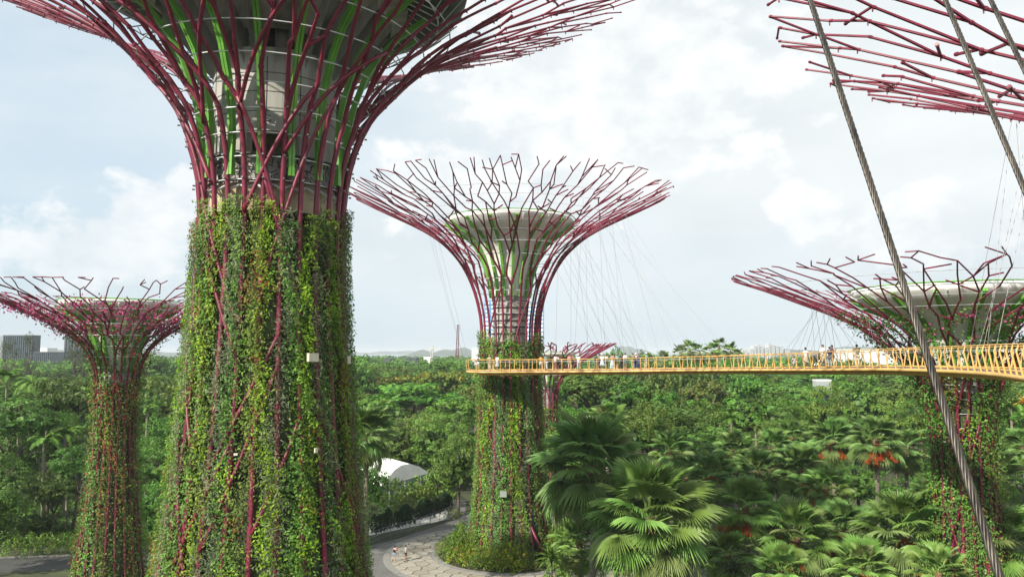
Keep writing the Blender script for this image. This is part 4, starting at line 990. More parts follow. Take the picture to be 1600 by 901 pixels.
for it in range(6500):
    y = 98 + 262 * rr.random() ** 0.75; x = rr.uniform(-0.74, 0.74) * y
    rad = rr.uniform(5.2, 9.4) * (1 + (y - 100) / 480)
    px, _ = proj((x, y, 12))
    if blocked(x, y, rad): continue
    k = rr.choice(zone_kinds)
    if px < 300 and rr.random() < 0.55: k = rr.choice(['rain', 'dome', 'rainm'])
    if 300 < px < 760 and y > 190 and rr.random() < 0.5: k = rr.choice(['olive', 'mid', 'light', 'flame', 'rainm'])
    top = rr.uniform(9.5, 15.5) + max(0, (y - 170) / 190) * 4.5
    if y < 125: top = rr.uniform(8.5, 12)
    far = 'near' if y < 150 else ('midway' if y < 240 else 'far')
    tree(k, x, y, rad, top, '%s %s, %s row %s' % ('broad' if rad > 7.2 * (1 + (y - 100) / 500) else 'small', KINDS[k]['lab'], far, region(px)), 'woodland trees ' + region(px), rr)
# far-off wood: one mass of crowns
def far_wood():
    rng = np.random.default_rng(9); Ps, Ns = [], []
    n = 1500; y = 350 + 900 * rng.uniform(0, 1, n) ** 1.4; x = rng.uniform(-0.8, 0.8, n) * y; R = rng.uniform(5, 10, n) * (1 + y / 1500); top = rng.uniform(13, 19, n)
    for i in range(n):
        m = int(120 * (400 / y[i]) ** 0.7); d = sph_dirs(m, rng, -0.1); Ps.append(np.array([x[i], y[i], top[i] - R[i] * 0.6]) + d * rng.uniform(0.8, 1.05, m)[:, None] * R[i] * np.array([1, 1, 0.6])); Ns.append(d)
    Pt = np.concatenate(Ps); V, Q = leaf_quads(Pt, np.concatenate(Ns), 1.7 * np.ones(len(Pt)) * (0.6 + Pt[:, 1] / 800), 0.8, 0.5, rng=rng)
    mi = rng.integers(0, 4, len(Pt)); mi = (np.sin(Pt[:, 0] * 0.09) + np.sin(Pt[:, 1] * 0.06) + rng.normal(0, 0.3, len(Pt)) > 0.3).astype(int)
    o = link('distant_woodland', quads_mesh('distant_woodland', V, Q, [M['lf_mid'], M['lf_dark']], mi)); setp(o, 'far-off green wood running to the water', 'woodland', None, 'stuff')
far_wood()
# ------------------------------------------------------------------ fan palms
def fan_leaf(seed, nseg=34, spread=118, droop=0.35, R=1.0, cup=0.25, pet=1.15, mats=None):
    """petiole along +X from the origin, blade beyond it; blade radius 1"""
    rs = random.Random(seed); V = []; Fc = []; mi = []
    mb = MB(); mb.tube([Vector((0, 0, 0)), Vector((pet * .5, 0, 0.04)), Vector((pet, 0, 0))], [0.035, 0.022, 0.018], 4)
    nb = len(mb.f)
    hub = Vector((pet, 0, 0)); da = math.radians(spread * 2 / nseg)
    def pt(a, r, dz=0.0):
        # blade curves down away from the hub (costapalmate) and cups at the sides
        x = math.cos(a) * r; y = math.sin(a) * r
        z = -droop * (r ** 2.1) * (0.55 + 0.45 * math.cos(a)) + cup * abs(math.sin(a)) * r * 0.6 + dz
        return hub + Vector((x, y, z))
    for i in range(nseg):
        a0 = math.radians(-spread) + da * i; a1 = a0 + da; am = (a0 + a1) / 2; Rl = R * rs.uniform(0.86, 1.06) * (0.8 + 0.2 * math.cos(am * 0.8))
        fs = 0.56 + rs.uniform(-.03, .04); pl = 0.026
        b = len(mb.v)
        mb.v += [pt(am, 0.04), pt(a0, 0.30 * Rl, -pl), pt(am, 0.32 * Rl, pl), pt(a1, 0.30 * Rl, -pl),
                 pt(a0, fs * Rl, -pl * 1.3), pt(am, fs * Rl, pl * 1.3), pt(a1, fs * Rl, -pl * 1.3)]
        aw = da * 0.30; bd = rs.uniform(-0.15, 0.15) * da; dz = -rs.uniform(0.02, 0.10)
        mb.v += [pt(am - aw + bd, 0.80 * Rl, dz - pl), pt(am + bd, 0.80 * Rl, dz + pl * .6), pt(am + aw + bd, 0.80 * Rl, dz - pl), pt(am + bd * 2, 1.0 * Rl, dz * 2.2 - 0.02)]
        for q in ((0, 1, 2), (0, 2, 3), (1, 4, 5, 2), (2, 5, 6, 3), (4, 7, 8, 5), (5, 8, 9, 6), (7, 10, 8), (8, 10, 9)): mb.face(tuple(b + k for k in q))
    return mb
LV = {}
for tone in ('blue', 'green', 'lime', 'old'):
    LV[tone] = []
    for s_ in range(3):
        dr = (0.10, 0.3, 0.5)[s_]
        LV[tone].append([fan_leaf(100 * s_ + k, 46 if k == 0 else 34, 112 + 6 * s_, dr, cup=0.3 - 0.1 * s_).mesh('frond', M['fan_' + tone]) for k in range(2)])
def fruit_mesh(seed):
    rs = random.Random(seed); mb = MB(); st = [Vector((0, 0, 0)), Vector((.35, 0, 0.02)), Vector((.65, 0, -.10)), Vector((.9, 0, -.32))]; mb.tube(st, [.022, .018, .014, .008], 4)
    for k in range(10):
        o = st[1].lerp(st[3], rs.uniform(.2, 1)); e = o + Vector((rs.uniform(-.1, .22), rs.uniform(-.24, .24), -rs.uniform(.08, .3))); mb.tube([o, o.lerp(e, .5) + Vector((0, 0, .03)), e], 0.008, 3)
        for q in range(12):
            c = o.lerp(e, rs.uniform(.3, 1.05)) + Vector((rs.uniform(-.04, .04), rs.uniform(-.04, .04), rs.uniform(-.05, .03))); mb.sphere(c, rs.uniform(0.014, 0.024), 5, 3)
    return mb.mesh('fruit_cluster', M['fruit'])
FM = [fruit_mesh(i) for i in range(3)]
def palm_trunk(h, r, seed):
    rs = random.Random(seed); mb = MB(); n = max(8, int(h / 0.35)); b = Vector((rs.uniform(-.3, .3), rs.uniform(-.3, .3), 0))
    pts = [Vector((b.x * math.sin(k / n * 1.5), b.y * math.sin(k / n * 1.5), -0.1 + h * k / n)) for k in range(n + 1)]
    rad = [r * (1.35 if k == 0 else 1.0 + 0.07 * (k % 2)) for k in range(n + 1)]
    mb.tube(pts, rad, 10); return mb.mesh('trunk', M['palmbark'], True), pts[-1]
def fan_palm(label, px, py, rpx, Y, tone, fruit=0, nleaf=30, seed=0, tones=None, old=3, top_old=False, group='fan palms of the garden'):
    rs = random.Random(seed * 7 + 3); p = P(px, py, Y); S = rpx * Y / F; root = thing('fan_palm', label, 'palm tree', (p.x, Y, 0), rs.uniform(0, 6.28), group)
    h = p.z - 0.05 * S; tm_, tp = palm_trunk(h, 0.15 + 0.02 * S, seed); link('trunk', tm_, root)
    big = S > 4.2; bl = S * 0.47       # blade radius
    ca = MB(); ca.sphere((tp.x, tp.y, h), (0.11 * S, 0.11 * S, 0.17 * S), 10, 6); ca.build('crown_shaft', M['fibre'], root, True)
    for i in range(nleaf):
        u = (i + 0.5) / nleaf; az = i * 2.39996 + rs.uniform(-.15, .15); el = math.radians(86 - 136 * u ** 0.95 + rs.uniform(-7, 7))
        s_ = 0 if el > 0.8 else (1 if el > 0.0 else 2)
        tn = tone
        if el < -0.1 and rs.random() < 0.35: tn = 'lime' if tone != 'lime' else 'green'
        if rs.random() < 0.12: tn = rs.choice(['lime', 'green'])
        me = LV[tn][s_][0 if big else rs.randrange(2)]; k = bl * rs.uniform(0.86, 1.08) * (0.85 if el > 1.2 else 1)
        o = link('frond', me, root, loc=tp + Vector((math.cos(az) * .08, math.sin(az) * .08, 0.12 * S * max(0, math.sin(el)) - 0.02)), scale=k)
        o.rotation_euler = (rs.uniform(-.25, .25), -el, az)
    for i in range(old):
        az = rs.uniform(0, 6.28); el = math.radians(-58 - rs.uniform(0, 20)); o = link('frond', LV['old' if i % 2 == 0 else 'lime'][2][1], root, loc=tp + Vector((0, 0, -0.05 * S)), scale=bl * 0.8); o.rotation_euler = (0, -el, az)
    for i in range(fruit + (fruit > 0)):
        az = math.atan2(-p.y if False else -1, -p.x / Y) - root.rotation_euler.z + rs.uniform(-0.9, 0.9); sc_ = 0.82 * S * rs.uniform(.85, 1.15)
        o = link('fruit_cluster', FM[i % 3], root, loc=tp, rot=(0, 0.05, az), scale=sc_)
    return root
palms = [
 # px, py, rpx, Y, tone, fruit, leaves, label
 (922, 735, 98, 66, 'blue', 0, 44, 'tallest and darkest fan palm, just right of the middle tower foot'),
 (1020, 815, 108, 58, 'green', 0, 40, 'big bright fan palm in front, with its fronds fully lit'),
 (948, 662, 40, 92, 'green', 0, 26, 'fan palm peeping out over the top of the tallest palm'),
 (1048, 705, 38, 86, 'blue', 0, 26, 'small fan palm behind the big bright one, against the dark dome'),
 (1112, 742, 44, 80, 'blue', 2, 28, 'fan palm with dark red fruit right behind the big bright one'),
 (1170, 795, 56, 66, 'green', 2, 32, 'fan palm with pale straight trunk and one orange fruit bunch'),
 (1185, 738, 42, 84, 'blue', 0, 28, 'fan palm directly above the pale-trunked one'),
 (1150, 705, 36, 94, 'blue', 0, 24, 'bluish fan palm up-left of the palm rows'),
 (1208, 700, 36, 96, 'blue', 0, 24, 'bluish fan palm behind the upper palm row'),
 (1252, 736, 48, 82, 'blue', 3, 30, 'fan palm with a wide hanging skirt and red fruit in the middle row'),
 (1238, 684, 34, 99, 'blue', 0, 24, 'far fan palm with no fruit in the upper palm row'),
 (1302, 690, 44, 92, 'blue', 2, 28, 'fan palm with dark trunk in the upper row, left of the orange-fruited one'),
 (1366, 690, 48, 88, 'blue', 3, 30, 'fan palm on a clear straight trunk with orange fruit, upper row'),
 (1412, 703, 42, 93, 'blue', 0, 28, 'fan palm tucked behind the orange-fruited palm, nearest the right tower'),
 (1200, 815, 44, 74, 'green', 1, 26, 'fan palm between the pale-trunked palm and the front row'),
 (1246, 842, 66, 64, 'green', 3, 32, 'leftmost palm of the front row with red fruit sprays'),
 (1318, 830, 58, 66, 'blue', 3, 30, 'second palm of the front row with orange fruit sprays'),
 (1410, 838, 82, 60, 'green', 4, 36, 'widest palm of the front row with several fruit sprays'),
 (1345, 890, 55, 55, 'green', 2, 28, 'low palm at the bottom edge between the first and the widest front palms'),
 (1482, 838, 50, 64, 'blue', 0, 28, 'palm just left of the thick strand at the foot of the right tower'),
 (1552, 852, 80, 58, 'green', 3, 34, 'front row palm right of the thick strand'),
 (1566, 745, 46, 84, 'blue', 2, 28, 'shaded palm right of the right tower trunk'),
 (1602, 700, 40, 96, 'blue', 0, 24, 'bluish palm cut by the right edge'),
 (1215, 895, 50, 58, 'green', 1, 26, 'low palm at the bottom edge under the pale-trunked one'),
 (1470, 900, 55, 52, 'green', 2, 26, 'low palm at the bottom edge left of the strand'),
 (905, 850, 50, 69, 'green', 0, 26, 'small drooping palm under the tallest one by the paving'),
 (575, 680, 52, 70, 'blue', 0, 34, 'dark fan palm half hidden behind the right side of the largest tower'),
 (1285, 765, 44, 76, 'green', 2, 28, 'fan palm in the dark gap between the middle and front rows'),
 (1455, 775, 42, 78, 'blue', 0, 26, 'dark fan palm against the left foot of the right tower'),
 (1135, 868, 46, 62, 'green', 0, 26, 'low fan palm filling the gap right of the big bright one'),
 (1076, 748, 30, 92, 'blue', 0, 20, 'tiny bluish palm between the big bright one and the dark dome'),
]
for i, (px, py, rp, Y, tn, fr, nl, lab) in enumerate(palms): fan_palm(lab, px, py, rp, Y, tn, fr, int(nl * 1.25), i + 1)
# tall palms standing over the far trees behind the skyway
for i, (px, py, rp) in enumerate([(1063, 552, 18), (1078, 546, 19), (1095, 551, 18), (1112, 549, 19), (1124, 543, 18), (1140, 550, 18), (1152, 556, 15), (1015, 562, 14), (1035, 560, 15)]):
    fan_palm(['first', 'second', 'third', 'fourth', 'fifth', 'sixth', 'last', 'leftmost stray', 'second stray'][i] + ' tall palm in the clump on the horizon behind the skyway', px, py, rp, 215 + (i * 7) % 20, 'green' if i % 2 else 'lime', 1 if i % 3 == 0 else 0, 18, 60 + i, old=2, group='tall palms on the horizon')
# feather palms on the left
def feather_crown(seed, nf=16, L_=3.2):
    rs = random.Random(seed); Vs = []; mb = MB()
    for i in range(nf):
        az = i * 2.4 + rs.uniform(-.2, .2); el0 = math.radians(rs.uniform(25, 82)); pts = []; p = Vector((0, 0, 0)); e = el0
        for k in range(9):
            pts.append(p.copy()); p = p + Vector((math.cos(e) * math.cos(az), math.cos(e) * math.sin(az), math.sin(e))) * (L_ / 8); e -= math.radians(15)
        mb.tube(pts, [0.035 - 0.003 * k for k in range(9)], 3)
        side = Vector((-math.sin(az), math.cos(az), 0))
        for k in range(26):
            t = 0.12 + 0.88 * k / 26; i0 = min(7, int(t * 8)); q = pts[i0].lerp(pts[i0 + 1], t * 8 - i0) if i0 < 8 else pts[-1]; d = (pts[i0 + 1] - pts[i0]).normalized(); ln = 0.62 * math.sin(math.pi * min(1, t * 0.85 + 0.12)) ** 0.6 * L_ / 3.2
            for s_ in (-1, 1):
                v = (side * s_ * 0.85 + d * 0.55).normalized() * ln; dn = Vector((0, 0, -0.35 * ln)); w = d * 0.05; b = len(mb.v); mb.v += [q - w, q + w, q + v * 0.6 + w + dn * 0.25, q + v + dn, q + v * .55 - w + dn * 0.25]; mb.face((b, b + 1, b + 2, b + 3)); mb.face((b, b + 3, b + 4))
    return mb
FC = [feather_crown(i).mesh('crown', M['lf_' + m_]) for i, m_ in enumerate(('mid', 'light', 'dark'))]
def feather_palm(label, px, py, rpx, Y, v, group='feather palms'):
    p = P(px, py, Y); S = rpx * Y / F; root = thing('feather_palm', label, 'palm tree', (p.x, Y, 0), px * 0.7, group); tm_, tp = palm_trunk(p.z, 0.16, int(px)); link('trunk', tm_, root); link('crown', FC[v], root, loc=tp, scale=S / 2.9)
for i, (px, py, rp, Y, v, lab) in enumerate([
  (15, 590, 30, 140, 0, 'feather palm at the left edge under the grey buildings'), (48, 600, 30, 138, 1, 'feather palm with pale upright leaves, second from the left edge'), (78, 606, 28, 136, 0, 'feather palm left of the flower-covered tower, midway up the wood'),
  (112, 622, 30, 126, 1, 'feather palm with bright stiff leaves beside the flower-covered tower'), (30, 632, 26, 125, 0, 'lower feather palm above the dark rain tree'), (72, 690, 32, 104, 1, 'pale feather palm above the shaded road'),
  (105, 680, 30, 106, 0, 'feather palm hugging the left side of the flower-covered tower'), (108, 735, 30, 100, 2, 'dark drooping palm low by the flower-covered tower'), (232, 640, 20, 125, 1, 'small feather palm by the lawn behind the towers'),
  (1578, 636, 34, 110, 1, 'feather palm at the right edge below the skyway'), (1540, 625, 26, 125, 0, 'bluish feather palm right of the right tower'), (1180, 668, 22, 110, 1, 'feather palm above the bluish fan palms'), (1140, 655, 24, 118, 0, 'feather palm beside the large dark domed tree')]): feather_palm(lab, px, py, rp, Y, v)
# ------------------------------------------------------------------ shrubs and ground cover
def shrub_mesh(seed, mats, n=500, leaf=0.2, a=1.0, c=0.9, asp=0.45): return crown('foliage', [M[x] for x in mats], 'dome', a, a, c, c * 0.75, 14, 0.42 * a, n // 14, leaf, 0.9, seed, aspect=asp, second=0.3)
SH = [shrub_mesh(1, ['lf_lime', 'lf_light']), shrub_mesh(2, ['lf_mid', 'lf_light']), shrub_mesh(3, ['lf_fern', 'lf_rust']), shrub_mesh(4, ['lf_dark', 'lf_mid']), shrub_mesh(5, ['lf_olive', 'lf_lime'], asp=0.25), shrub_mesh(6, ['lf_light', 'lf_mid'], leaf=0.3)]
def shrub(label, x, y, r, h, v, group, z=0.0, name='shrub'):
    o = link(name, SH[v], loc=(x, y, z), rot=(0, 0, x * 3.1), scale=(r, r, h)); return setp(o, label, 'shrub', group)
rs = random.Random(5)
for i in range(70):      # planter around the middle tower
    a = R_(150 + 250 * i / 70 + rs.uniform(-2, 2)); 
    if abs((a - R_(302) + math.pi) % (2 * math.pi) - math.pi) < 0.13: continue
    ring = i % 3; r = (7.6, 6.7, 5.9)[ring] + rs.uniform(-.25, .25); h = (0.75, 1.15, 1.7)[ring] * rs.uniform(.8, 1.2)
    kinds_ = (('yellow-green', 0), ('mid green', 1), ('ferny yellow and rust', 2), ('olive grassy', 4))[rs.randrange(4)]
    side = 'left side' if math.cos(a) < -0.4 else ('front' if math.cos(a) < 0.35 else 'right side')
    shrub('%s %s shrub, %s of the middle tower planter' % (('low outer', 'waist-high', 'tall inner')[ring], kinds_[0], side), PCX + r * math.cos(a), PCY + r * math.sin(a), rs.uniform(.8, 1.1), h, kinds_[1], 'shrubs ringing the middle tower', 0.08)
# fence line and clipped conifers
fpx = [(572, 858), (592, 849), (610, 842.5), (625, 838), (640, 834.5), (656, 829), (672.5, 822.5), (687, 817), (700.6, 811.5), (713, 808)]
fp = [G(*q) for q in fpx]
fence = thing('mesh_fence', 'grey wire mesh fence curving in front of the dark clipped conifers', 'fence', (0, 0, 0))
for i, p in enumerate(fp):
    MB().tube([p, p + Vector((0, 0, 1.75))], 0.035, 6).build('fence_post', M['thin'], fence)
for i in range(len(fp) - 1):
    a, b = fp[i], fp[i + 1]; mb = MB()
    for z in (0.12, 0.6, 1.15, 1.7): mb.tube([a + Vector((0, 0, z)), b + Vector((0, 0, z))], 0.014, 3)
    n = 18
    for k in range(1, n): q = a.lerp(b, k / n); mb.tube([q + Vector((0, 0, .1)), q + Vector((0, 0, 1.7))], 0.006, 3)
    mb.build('mesh_panel', M['thin'], fence)
M['lf_conifer'] = leafmat('dark_conifer_leaves', [(0.012, 0.035, 0.012), (0.02, 0.055, 0.018)], objvar=0.3)
CF = crown('foliage', [M['lf_conifer'], M['lf_dark']], 'dome', 0.62, 0.62, 1.25, 1.4, 42, 0.26, 60, 0.17, 1.0, 77, aspect=0.4, second=0.15)
pl = [(fp[0].lerp(fp[0], 0))]
acc = []
for i in range(len(fp) - 1):
    for k in range(3): acc.append((fp[i].lerp(fp[i + 1], (k + .5) / 3), (fp[i + 1] - fp[i]).normalized()))
for i, (q, d) in enumerate(acc):
    n_ = Vector((-d.y, d.x, 0)) * (0.95 + 0.1 * (i % 2)); n_ = n_ if n_.y > 0 else -n_
    if i in (2, 8, 15): continue
    o = link('clipped_conifer', CF, loc=(q.x + n_.x, q.y + n_.y, 0), rot=(0, 0, i), scale=(0.62, 0.62, rs.uniform(1.1, 1.4)))
    setp(o, 'dark clipped column conifer in the row behind the curving mesh fence', 'conifer', 'clipped conifers behind the fence')
for i, (px, py, Y, r, h, v, lab) in enumerate([(648, 778, 112, 2.0, 2.4, 1, 'green bush in front of the tent right end'), (668, 768, 114, 2.2, 3.0, 0, 'yellow-green bush below the tent corner'), (684, 760, 116, 2.3, 3.6, 5, 'tall light bush right of the tent'), (628, 792, 108, 1.8, 2.2, 4, 'olive bush below the tent front wall'),
      (610, 800, 106, 1.7, 2.4, 3, 'dark bush in front of the tent left end'), (590, 812, 103, 1.9, 2.4, 3, 'dark bush above the left end of the mesh fence'), (668, 752, 120, 2.2, 3.4, 3, 'dark bush behind the yellow-green one by the tent'), (708, 800, 108, 1.1, 1.0, 0, 'low yellow bush at the right end of the mesh fence'), (640,765,117,2.0,3.0,5,'light bush touching the tent front wall'), (618,775,113,2.0,3.2,1,'green bush hiding the middle of the tent front'), (600,770,112,2.2,3.6,3,'dark bush hiding the left part of the tent front')]):
    g = P(px, py, Y); o = shrub(lab, g.x, Y, r, h * 0.85, v, None)
for i in range(16):
    x = -56 + i * 1.15; shrub(('%s low shrub in the hedge along the shaded road' % ('yellow-green', 'olive', 'mid green')[i % 3]), x, 88.9 + (x + 42) * 0.13 + 1.4 + rs.uniform(-.3, .3), 1.1, 1.5, (0, 4, 1)[i % 3], 'hedge shrubs along the shaded road')
for (px, py, Y, r, h, v, lab) in ((873, 870, 77, 1.3, 1.7, 5, 'light leafy shrub right of the tower doorway'), (893, 862, 79, 1.4, 2.0, 0, 'yellow-green shrub between the doorway and the tallest palm'), (880, 845, 80, 1.6, 3.2, 1, 'tall green bush right of the red doorway struts'), (905, 885, 72, 1.2, 1.4, 3, 'dark shrub below the small drooping palm'), (945, 888, 70, 1.3, 1.8, 3, 'dark shrub under the big fan palms'), (1060,893,62,1.6,2.2,3,'dark shrub at the bottom edge under the big bright palm'), (1115,880,66,1.5,2.2,1,'green shrub beside the pale palm trunk')):
    g = P(px, py, Y); shrub(lab, g.x, Y, r, h, v, None)
# dracaena in front of the planter
def rosette(label, px, py, rpx, Y, mat, n=34, base=0.5, asp=0.13, cat='plant', name='strap_leaf_plant', z=None):
    p = P(px, py, Y); S = rpx * Y / F; root = thing(name, label, cat, (p.x, Y, 0)); zt = p.z if z is None else z
    MB().tube([Vector((0, 0, 0)), Vector((0, 0, zt))], 0.08, 6).build('stem', M['bark'], root)
    mb = MB()
    for k in range(7):
        t = k / 6; w = asp * math.sin(math.pi * min(1, 0.12 + t * .88)) ** .7; mb.v += [Vector((t, -w / 2, 0.25 * math.sin(t * 2.2) - 0.42 * t * t + .02)), Vector((t, 0, 0.25 * math.sin(t * 2.2) - 0.42 * t * t)), Vector((t, w / 2, 0.25 * math.sin(t * 2.2) - 0.42 * t * t + .02))]
    for k in range(6):
        for q in range(2): a = 3 * k + q; mb.face((a, a + 1, a + 4, a + 3))
    me = mb.mesh('leaf', M[mat])
    for i in range(n):
        el = math.radians(78 - 85 * (i / n)); link('leaf', me, root, loc=(0, 0, zt), rot=(0, -el, i * 2.4), scale=S * rs.uniform(.85, 1.1))
rosette('dark green strap-leaved plant standing at the bottom edge before the tower doorway', 862, 878, 30, 66, 'lf_dark', 34)
rosette('grey-green cycad at the bottom edge beside the pale palm trunk', 1148, 897, 34, 60, 'lf_grey', 40, asp=0.1)
rosette('orange-leaved plant on the right edge below the skyway', 1600, 632, 18, 104, 'lf_orange', 20, asp=0.2)
def ground_cover():
    rng = np.random.default_rng(3); n = 60000; x = rng.uniform(2, 78, n); y = rng.uniform(44, 112, n)
    keep = (np.hypot(x - PCX, y - PCY) > 21) & (np.sin(x * .6) + np.sin(y * .7 + x * .2) + rng.normal(0, .4, n) > -0.7) & (x < 0.75 * y + 4); x, y = x[keep], y[keep]; n = len(x)
    z = 0.15 + 1.1 * rng.uniform(0, 1, n) * (0.6 + 0.4 * np.sin(x * 1.1) * np.sin(y * 0.9))
    V, Q = leaf_quads(np.stack([x, y, z], 1), np.tile([0, 0, 1.0], (n, 1)), 0.5, 0.45, 0.5, rng=rng)
    mi = (np.sin(x * .5 + 1) * np.sin(y * .45) > 0.2).astype(int)
    setp(link('ground_cover', quads_mesh('ground_cover', V, Q, [M['lf_dark'], M['lf_mid']], mi)), 'low dark undergrowth beneath the fan palms', 'undergrowth', None, 'stuff')
    n = 26000; x = rng.uniform(-75, -14, n); y = rng.uniform(86, 120, n); keep = (y > 93) & ~((x > -28) & (y < 122)); x, y = x[keep], y[keep]; n = len(x)
    V, Q = leaf_quads(np.stack([x, y, 0.1 + rng.uniform(0, 1.0, n)], 1), np.tile([0, 0, 1.0], (n, 1)), 0.6, 0.45, 0.5, rng=rng)
    setp(link('undergrowth', quads_mesh('undergrowth', V, Q, [M['lf_dark']])), 'dark undergrowth beneath the trees on the left', 'undergrowth', None, 'stuff')
ground_cover()
# ------------------------------------------------------------------ tent and small garden structures
tent = thing('white_tent', 'white curved-roof tent among bushes between the largest and middle towers', 'tent', (0, 0, 0))
a0 = P(566, 770, 118); a1 = P(668, 742, 118)
def tentbuild():
    rp = [(596, 760), (606, 747), (616, 734), (627, 726.5), (640, 724), (654, 728), (669, 737)]; n = len(rp)
    top = [P(x, y, 113 + 5 * i / (n - 1)) for i, (x, y) in enumerate(rp)]; low = [P(596 + 73 * i / (n - 1), 761 - 22 * i / (n - 1), 112.9 + 5 * i / (n - 1)) for i in range(n)]
    sh = Vector((-7.5, 9.0, -0.3)); mb = MB()
    for i in range(n): mb.v += [top[i], top[i] + sh * 0.5 + Vector((0, 0, 0.35)), top[i] + sh, top[i] + sh - Vector((0, 0, .1))]
    for i in range(n - 1):
        for q in range(3): mb.face((4 * i + q, 4 * i + 4 + q, 4 * i + 5 + q, 4 * i + 1 + q))
    mb.build('roof', M['tent'], tent)
    f = MB(); f.v = top + low; [f.face((i, n + i, n + i + 1, i + 1)) for i in range(n - 1)]; f.build('gable_sheet', M['tentwall'], tent)  # roof face turned from the light, its shade put into the grey
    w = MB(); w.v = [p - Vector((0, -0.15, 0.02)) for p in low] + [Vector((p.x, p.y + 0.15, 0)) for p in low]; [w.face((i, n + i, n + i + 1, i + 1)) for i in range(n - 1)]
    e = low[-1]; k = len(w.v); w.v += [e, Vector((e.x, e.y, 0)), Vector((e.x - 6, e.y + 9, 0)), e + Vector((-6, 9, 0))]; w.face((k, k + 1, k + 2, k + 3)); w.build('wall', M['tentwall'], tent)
    for i in (1, 3, 5): MB().box((low[i].x, low[i].y + .1, low[i].z / 2), (0.09, 0.1, low[i].z)).build('frame_post', M['white'], tent)
tentbuild()
def building(label, px0, px1, pytop, Y, depth, mat, name='office_building', floors=0, bays=0, roof=None, wmat='glass', z0=0.0, cat='building', group=None, rz=0.0):
    a = P(px0, pytop, Y); b = P(px1, pytop, Y); w = b.x - a.x; h = (a.z + b.z) / 2; root = thing(name, label, cat, ((a.x + b.x) / 2, Y + depth / 2, 0), rz, group)
    MB().box((0, 0, (h + z0) / 2), (w, depth, h - z0)).build('wall', M[mat], root)
    MB().box((0, 0, h + 0.2), (w * 1.01, depth * 1.01, 0.4)).build('roof', roof and M[roof] or M[mat], root)
    if floors and bays:
        cw = w / bays; ch = h / floors; wm = MB().box((0, 0, 0), (cw * 0.62, 0.3, ch * 0.6)).mesh('window', M[wmat])
        for j in range(floors):
            for i in range(bays):
                z = h * (j + .55) / floors
                if z < h * 0.3 and h > 20: continue
                link('window', wm, root, loc=(-w / 2 + cw * (i + .5), -depth / 2 - 0.02, z))
    elif bays:
        me = MB().box((0, 0, h * .52), (w / bays * 0.4, 0.8, h * 0.95)).mesh('fin', M['glass' if mat == 'bldgrey' else 'bldgrey'])
        for i in range(bays): link('fin', me, root, loc=(-w / 2 + w / bays * (i + .5), -depth / 2 - 0.3, 0))
    return root
building('tall square grey block with fine vertical ribs at the far left horizon', 5, 52, 524, 620, 10, 'bldgrey', bays=14)
building('low grey colonnaded block joining the two taller ones on the left', 53, 101, 550, 600, 10, 'bldgrey', bays=16)
building('ribbed grey office block behind the left rim of the flower-covered canopy', 101, 142, 524, 640, 10, 'bldgrey', bays=9)
building('white flat-topped building on the horizon between the grey blocks', 57, 74, 544, 900, 20, 'tent', name='white_hall')
building('slender tower with blue walls and white balconies behind the middle tower', 822, 850, 474, 520, 14, 'towerblue', name='apartment_tower', floors=20, bays=3, wmat='white')
building('blue and white tower half hidden by the left side of the middle tower', 757, 775, 470, 540, 14, 'towerblue', name='apartment_tower', floors=20, bays=2, wmat='white')
building('low white hall roof just left of the middle tower at the horizon', 737, 775, 545, 420, 40, 'tent', name='white_hall')
building('small pale roof among the trees beyond the flame tree', 662, 675, 558, 520, 6, 'tent', name='white_hall')
building('long low grey shed at the water behind the treetops', 600, 650, 560, 560, 20, 'bldgrey', name='shed', bays=0)
building('long white terminal roof above the skyway left of the right tower', 1318, 1420, 546, 520, 40, 'tent', name='terminal_building', bays=0)
building('white flat terminal roof seen right of the right tower', 1545, 1680, 545, 540, 40, 'tent', name='terminal_building')
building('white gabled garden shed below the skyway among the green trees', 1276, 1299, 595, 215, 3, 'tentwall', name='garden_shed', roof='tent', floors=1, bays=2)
k_ = 0
for (px, w, py) in ((1172, 5, 545), (1178, 4, 540), (1184, 3, 538), (1189, 4, 541), (1196, 4, 543), (1201, 3, 537), (1206, 5, 539), (1213, 4, 540), (1219, 5, 541), (1160, 8, 547), (1228, 7, 546)):
    building('pale apartment block in the hazy cluster on the horizon above the skyway', px, px + w, py, 2600, 40, 'bldpale', name='apartment_block', floors=8, bays=3, group='hazy apartment blocks on the horizon')
# cranes
def crane(label, px, pyt, pyb, Y, lean, mat, jib=None):
    a = P(px, pyb, Y); b = P(px + lean, pyt, Y); root = thing('tower_crane', label, 'crane', (a.x, Y, 0)); h = b.z; dx = b.x - a.x; w = 1.3; mb = MB(); n = 22
    c = [(-w, -w), (w, -w), (w, w), (-w, w)]
    for (u, v) in c: mb.tube([Vector((u, v, 0)), Vector((u * .5 + dx, v * .5, h))], 0.22, 4)
    for k in range(n):
        t0, t1 = k / n, (k + 1) / n
        for i in range(4):
            p, q = c[i], c[(i + 1) % 4]; mb.tube([Vector((p[0] * (1 - .5 * t0) + dx * t0, p[1] * (1 - .5 * t0), h * t0)), Vector((q[0] * (1 - .5 * t1) + dx * t1, q[1] * (1 - .5 * t1), h * t1))], 0.14, 3)
    mb.build('mast', M[mat], root)
    if jib: MB().box((dx + jib * .2, 0, h), (jib, 0.9, 0.9)).build('jib', M[mat], root); MB().box((dx, 0, h + 1), (1.5, 1.5, 3)).build('cab', M[mat], root)
crane('thin red lattice crane on the horizon left of the middle tower', 713, 507, 552, 620, 3, 'red')
crane('small pale crane with level jib at the water left of the red one', 675, 545, 560, 520, 0, 'bldpale', 9)
crane('thin grey mast beside the square block at the far left', 3, 524, 550, 640, 0, 'steel')
